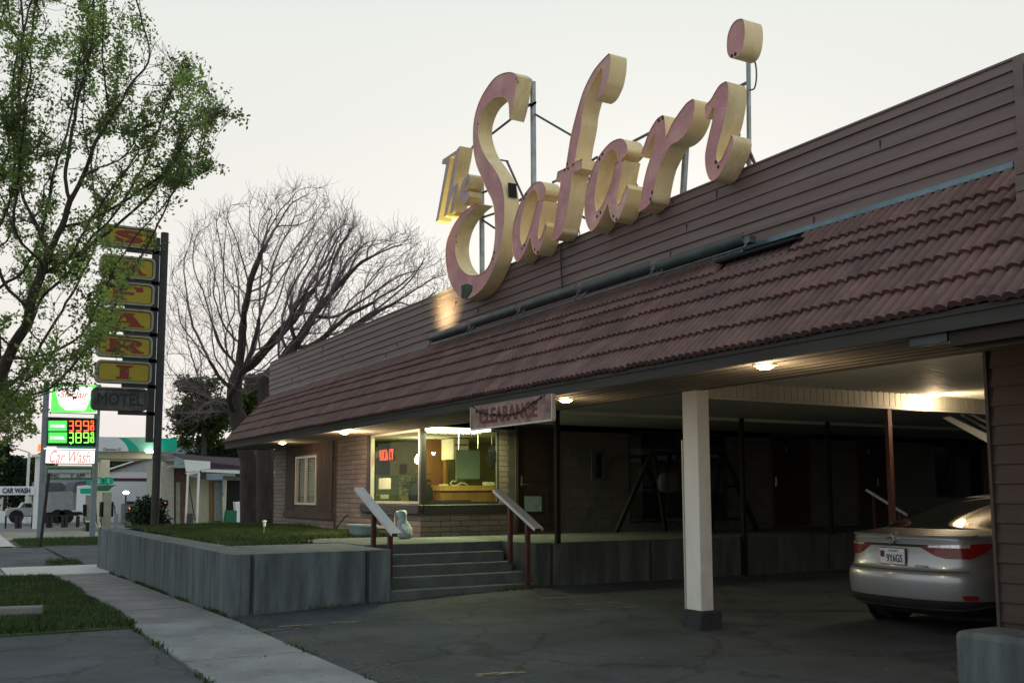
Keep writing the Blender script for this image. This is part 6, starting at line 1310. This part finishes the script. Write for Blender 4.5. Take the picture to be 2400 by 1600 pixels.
for z, f in zip(ZT, FT):
    right = [body_pt(s, z) for s in SS]; r = cr_(z) + lc_(z); w = cw_(z); fc = .7 if z < 1.03 else .3; ye = f - fc
    for k in range(1, 13): right.append((w, r + (ye - r) * k / 12, z))
    for k in range(1, 11): th = k / 10 * math.pi / 2; right.append((w * max(0, math.cos(th)) ** (2 / 2.8), ye + fc * math.sin(th) ** (2 / 2.8), z))
    loops.append(right)
nR = len(loops[0])
for sgn in (1, -1):
    vs = [(sgn * p[0], p[1], p[2]) for lp in loops for p in lp]
    for i in range(len(loops) - 1):
        zc = (ZT[i] + ZT[i + 1]) / 2
        for j in range(nR - 1):
            m = 0
            if zc < .33: m = 1
            if 1.05 < zc < 1.37 and j < 11: m = 2
            if 1.05 < zc < 1.37 and 16 <= j < 26: m = 2
            if 1.05 < zc < 1.37 and j > 29: m = 2
            ids = (i * nR + j, i * nR + j + 1, (i + 1) * nR + j + 1, (i + 1) * nR + j)
            b.f.append([q + len(b.v) for q in ids]); b.m.append(m); b.t.append(1.)
    b.v += vs
    o0 = len(b.v) - len(vs) + (len(loops) - 1) * nR
# roof cap
top = [(p[0], p[1], 1.425) for p in loops[-1]]; b.add([(p[0], p[1], 1.42) for p in loops[-1]] + [(-p[0], p[1], 1.42) for p in reversed(loops[-1])], [tuple(range(2 * nR))], 0)
bo = b.build('body', ['car_paint', 'car_dark', 'car_glass'], car, world=False, ang=60)
bm = bmesh.new(); bm.from_mesh(bo.data); bmesh.ops.remove_doubles(bm, verts=bm.verts, dist=.0006); bmesh.ops.recalc_face_normals(bm, faces=bm.faces); bm.to_mesh(bo.data); bm.free()
sb = bo.modifiers.new('Subsurf', 'SUBSURF'); sb.levels = 1; sb.render_levels = 2
bo.data.polygons.foreach_set('use_smooth', [True] * len(bo.data.polygons)); bo.data.set_sharp_from_angle(angle=R_(170))
def car_patch(name, top, bot, s0, s1, m, n=24, off=.008, parent=car, nz=3):
    """strip on the body between s0..s1; top/bot are functions of u in 0..1 giving z"""
    b = MB(); vs = [body_pt(s0 + (s1 - s0) * i / n, bot(i / n) + (top(i / n) - bot(i / n)) * k / nz, off) for k in range(nz + 1) for i in range(n + 1)]
    b.add(vs, [(k * (n + 1) + i, k * (n + 1) + i + 1, (k + 1) * (n + 1) + i + 1, (k + 1) * (n + 1) + i) for k in range(nz) for i in range(n)]); return b.build(name, m, parent, world=False, ang=60)
ip = lambda xs_, ys_: (lambda u: float(np.interp(u, xs_, ys_)))
for sg_ in (1, -1):
    tl_ = car_patch('taillight', ip([0, .12, .9, 1], [.885, .905, .925, .918]), ip([0, .16, .30, .62, .85, 1], [.880, .80, .775, .775, .84, .905]), sg_ * .20, sg_ * .93, 'tail_red', 40, .010)
    car_patch('reverse_lens', ip([0, 1], [.901, .918]), ip([0, 1], [.880, .880]), sg_ * .27, sg_ * .66, 'tail_clear', 20, .016, tl_)
    car_patch('bright_strip', ip([0, 1], [.912, .915]), ip([0, .7, 1], [.893, .888, .905]), sg_ * .74, sg_ * .90, 'tail_red', 14, .016, tl_)
    car_patch('reflector', ip([0, 1], [.425, .425]), ip([0, .1, 1], [.41, .375, .38]), sg_ * .58, sg_ * .74, 'tail_red', 8, .008)
    car_patch('panel_gap', ip([0, 1], [.646, .652]), ip([0, 1], [.640, .646]), sg_ * .0, sg_ * .66, 'car_dark', 20, .004)
    car_patch('bumper_chrome', ip([0, .6, 1], [.282, .288, .34]), ip([0, .6, 1], [.264, .27, .325]), sg_ * .0, sg_ * .92, 'chrome', 24, .02)
    car_patch('lid_trim', ip([0, 1], [.905, .905]), ip([0, 1], [.880, .880]), sg_ * .0, sg_ * .27, 'car_dark', 8, .006)
    car_patch('lid_side_gap', ip([0, 1], [.99, .92]), ip([0, 1], [.985, .915]), sg_ * .60, sg_ * .63, 'car_dark', 3, .004)
    # wheel arches and wheels
    for wy in (.98, 3.78):
        b = MB(); ring = [(sg_ * .905, wy + .36 * math.cos(t), .30 + .36 * math.sin(t)) for t in np.linspace(0, 2 * math.pi, 28, endpoint=False)]; b.extr(ring, (sg_ * .022, 0, 0)); b.build('wheel_arch', 'car_dark', car, world=False)
        wh = MB(); prof = [(.20, -.11), (.30, -.11), (.322, -.09), (.325, 0), (.322, .09), (.30, .11), (.2, .11)]
        vs = [(sg_ * .80 + h * 1.0, wy + r * math.cos(t), .325 + r * math.sin(t)) for r, h in prof for t in np.linspace(0, 2 * math.pi, 30, endpoint=False)]
        wh.add(vs, [(i * 30 + j, i * 30 + (j + 1) % 30, (i + 1) * 30 + (j + 1) % 30, (i + 1) * 30 + j) for i in range(6) for j in range(30)]); w_ = wh.build('wheel', 'rubber', car, world=False)
        rm_ = MB(); rm_.extr([(sg_ * .90, wy + .2 * math.cos(t), .325 + .2 * math.sin(t)) for t in np.linspace(0, 2 * math.pi, 20, endpoint=False)], (sg_ * .02, 0, 0)); rm_.build('rim', 'alu', w_, world=False)
# lip spoiler
b = MB(); n = 30; pr = [(.0, .975, .012), (.0, 1.0, .03), (.0, 1.012, .02), (.0, 1.012, -.03), (.0, .98, -.02)]
sv = np.linspace(-.72, .72, n); vs = [body_pt(s, pz_, po) for (_, pz_, po) in pr for s in sv]; b.add(vs, [(i * n + j, i * n + j + 1, (i + 1) * n + j + 1, (i + 1) * n + j) for i in range(4) for j in range(n - 1)]); b.build('boot_lip', 'car_paint', car, world=False, ang=50)
# licence plate recess, plate
b = MB(); yy = .072; 
b.box((-.17, yy - .020, .695), (.17, yy - .006, .855)); pt = b.build('license_plate', 'plate_white', car, world=False, bevel=.004)
b = MB(); b.box((-.176, yy - .012, .689), (.176, yy - .002, .861)); b.build('plate_frame', 'car_dark', pt, world=False)
b = MB(); put_text(b, '9Y6GS', (.035, yy - .023, .758), (1, 0, 0), (0, 0, 1), width=.21, height=.078, depth=.003, bold=.012); b.build('plate_number', 'ink_navy', pt, world=False); b = MB(); put_text(b, 'UTAH', (.02, yy - .023, .832), (1, 0, 0), (0, 0, 1), width=.12, height=.022, depth=.003); b.build('plate_state', 'ink_navy', pt, world=False)
b = MB(); b.box((-.155, yy - .0235, .765), (-.10, yy - .0215, .83)); b.build('plate_emblem', 'maroon', pt, world=False)
# round emblem
b = MB(); 
yy = .045
def ell(rx, rz, yy, n=28): return [(rx * math.cos(t), yy, .945 + rz * math.sin(t)) for t in np.linspace(0, 2 * math.pi, n, endpoint=False)]
A_ = ell(.062, .042, yy - .016) ; B_ = ell(.050, .032, yy - .016); C_ = ell(.062, .042, yy + .02); b.add(A_ + B_ + C_, [(k, (k + 1) % 28, (k + 1) % 28 + 28, k + 28) for k in range(28)] + [(k + 56, (k + 1) % 28 + 56, (k + 1) % 28, k) for k in range(28)])
b.bar((-.022, yy - .014, .965), (-.030, yy - .014, .928), .010, .006, up=(0, 1, 0)); b.bar((-.030, yy - .014, .93), (.036, yy - .014, .93), .008, .006, up=(0, 1, 0)); b.build('emblem', 'chrome', car, world=False)
b = MB(); put_text(b, 'ES300h', (.36, cr_(.69) + .02, .69), (1, .12, 0), (0, 0, 1), width=.15, height=.026, depth=.008, bold=.02); b.build('model_badge', 'chrome', car, world=False)
# roof antenna fin
b = MB(); b.add([(-.02, 1.95, 1.40), (.02, 1.95, 1.40), (.012, 2.16, 1.415), (-.012, 2.16, 1.415), (0, 1.975, 1.475), (0, 2.03, 1.47)], [(0, 1, 4), (1, 2, 5, 4), (2, 3, 5), (3, 0, 4, 5)]); b.build('roof_antenna', 'car_dark', car, world=False)
# mirrors & side trim
for sg_ in (1, -1):
    b = MB(); vs = []
    for i in range(7):
        for j in range(12):
            u = 2 * math.pi * j / 12; v = math.pi * i / 6; vs.append((sg_ * (1.0 + .10 * math.sin(v) * math.cos(u)), 3.25 + .07 * math.sin(v) * math.sin(u), 1.02 + .07 * math.cos(v)))
    b.add(vs, [(i * 12 + j, i * 12 + (j + 1) % 12, (i + 1) * 12 + (j + 1) % 12, (i + 1) * 12 + j) for i in range(6) for j in range(12)]); b.build('door_mirror', 'car_paint', car, world=False)
b = MB()
for sg_ in (1, -1):
    pts = [body_pt(sg_ * (1 + k * .35), 1.052, .004) for k in range(7)]; b.tube(pts, .008, 6)
b.build('window_trim', 'chrome', car, world=False)

car.scale = (1, 1, ZS)
# ================================================================== SKY, SUN, CAMERA
w = bpy.data.worlds.new('World'); SC.world = w; w.use_nodes = True; nt = w.node_tree; N = nt.nodes; L = nt.links
bg = N['Background']; sky = N.new('ShaderNodeTexSky'); sky.sky_type = 'NISHITA'; sky.sun_disc = False
SUN_EL = R_(7); vx, vy = -.80, .60        # compass direction of the glow: behind the motel, left of centre
sky.sun_elevation = SUN_EL; sky.sun_rotation = math.atan2(vx, vy); sky.air_density = 1.6; sky.dust_density = 5.; sky.ozone_density = 1.
hs = N.new('ShaderNodeHueSaturation'); hs.inputs['Saturation'].default_value = .25; L.new(sky.outputs['Color'], hs.inputs['Color'])
# thin high overcast veil over the clear dusk sky: bright and faintly warm low towards the sunset, cooler overhead
tc = N.new('ShaderNodeTexCoord'); sx = N.new('ShaderNodeSeparateXYZ'); L.new(tc.outputs['Generated'], sx.inputs[0])
cr = N.new('ShaderNodeValToRGB'); el = cr.color_ramp.elements; el[0].position = 0.; el[0].color = (8.4, 7.6, 7.1, 1); el[1].position = 1.; el[1].color = (5.0, 5.8, 6.3, 1)
e_ = el.new(.12); e_.color = (8.4, 8.05, 7.5, 1); e_ = el.new(.42); e_.color = (7.7, 7.85, 7.45, 1); L.new(sx.outputs['Z'], cr.inputs[0])
dt = N.new('ShaderNodeVectorMath'); dt.operation = 'DOT_PRODUCT'; dt.inputs[1].default_value = (-.62, .78, 0); L.new(tc.outputs['Generated'], dt.inputs[0])
mr = N.new('ShaderNodeMapRange'); mr.inputs['From Min'].default_value = -1; mr.inputs['From Max'].default_value = .9; mr.inputs['To Min'].default_value = 1.10; mr.inputs['To Max'].default_value = 1.03; L.new(dt.outputs['Value'], mr.inputs['Value'])
m2 = N.new('ShaderNodeMapRange'); m2.inputs['From Min'].default_value = -.2; m2.inputs['From Max'].default_value = .6; L.new(dt.outputs['Value'], m2.inputs['Value'])
mt_ = N.new('ShaderNodeMix'); mt_.data_type = 'RGBA'; mt_.blend_type = 'MULTIPLY'; mt_.inputs['Factor'].default_value = 1; tb_ = N.new('ShaderNodeMix'); tb_.data_type = 'RGBA'; tb_.inputs['A'].default_value = (.88, .98, 1.05, 1); tb_.inputs['B'].default_value = (1, 1, 1, 1); L.new(m2.outputs['Result'], tb_.inputs['Factor']); L.new(cr.outputs[0], mt_.inputs['A']); L.new(tb_.outputs['Result'], mt_.inputs['B'])
vs_ = N.new('ShaderNodeVectorMath'); vs_.operation = 'SCALE'; L.new(mt_.outputs['Result'], vs_.inputs[0]); L.new(mr.outputs['Result'], vs_.inputs['Scale'])
mx = N.new('ShaderNodeMix'); mx.data_type = 'RGBA'; mx.inputs['Factor'].default_value = .94; L.new(hs.outputs['Color'], mx.inputs['A']); L.new(vs_.outputs['Vector'], mx.inputs['B'])
bg.inputs['Strength'].default_value = .108
L.new(mx.outputs['Result'], bg.inputs['Color'])
sl = bpy.data.lights.new('sun', 'SUN'); sl.energy = .12; sl.angle = R_(20); sl.color = (1, .93, .86); so_ = bpy.data.objects.new('sun', sl); COL.objects.link(so_)
sd = Vector((vx * math.cos(SUN_EL), vy * math.cos(SUN_EL), math.sin(SUN_EL))); so_.rotation_euler = sd.to_track_quat('Z', 'Y').to_euler()
cam = bpy.data.cameras.new('camera'); co = bpy.data.objects.new('camera', cam); COL.objects.link(co)
cam.sensor_width = 36; cam.lens = 36 * FL / 2400; cam.shift_y = 100 / 2400; cam.clip_end = 5000; cam.clip_start = .05
r = RW[:, 0]; u = -RW[:, 1]; f = RW[:, 2]
co.matrix_world = Matrix(((r[0], u[0], -f[0], CAM[0]), (r[1], u[1], -f[1], CAM[1]), (r[2], u[2], -f[2], CAM[2]), (0, 0, 0, 1)))
SC.camera = co
SC.view_settings.view_transform = 'Standard'; SC.view_settings.look = 'None'; SC.view_settings.exposure = 0; SC.view_settings.gamma = 1
SC.cycles.use_denoising = True; SC.cycles.max_bounces = 7; SC.cycles.transparent_max_bounces = 12; SC.cycles.sample_clamp_indirect = 4
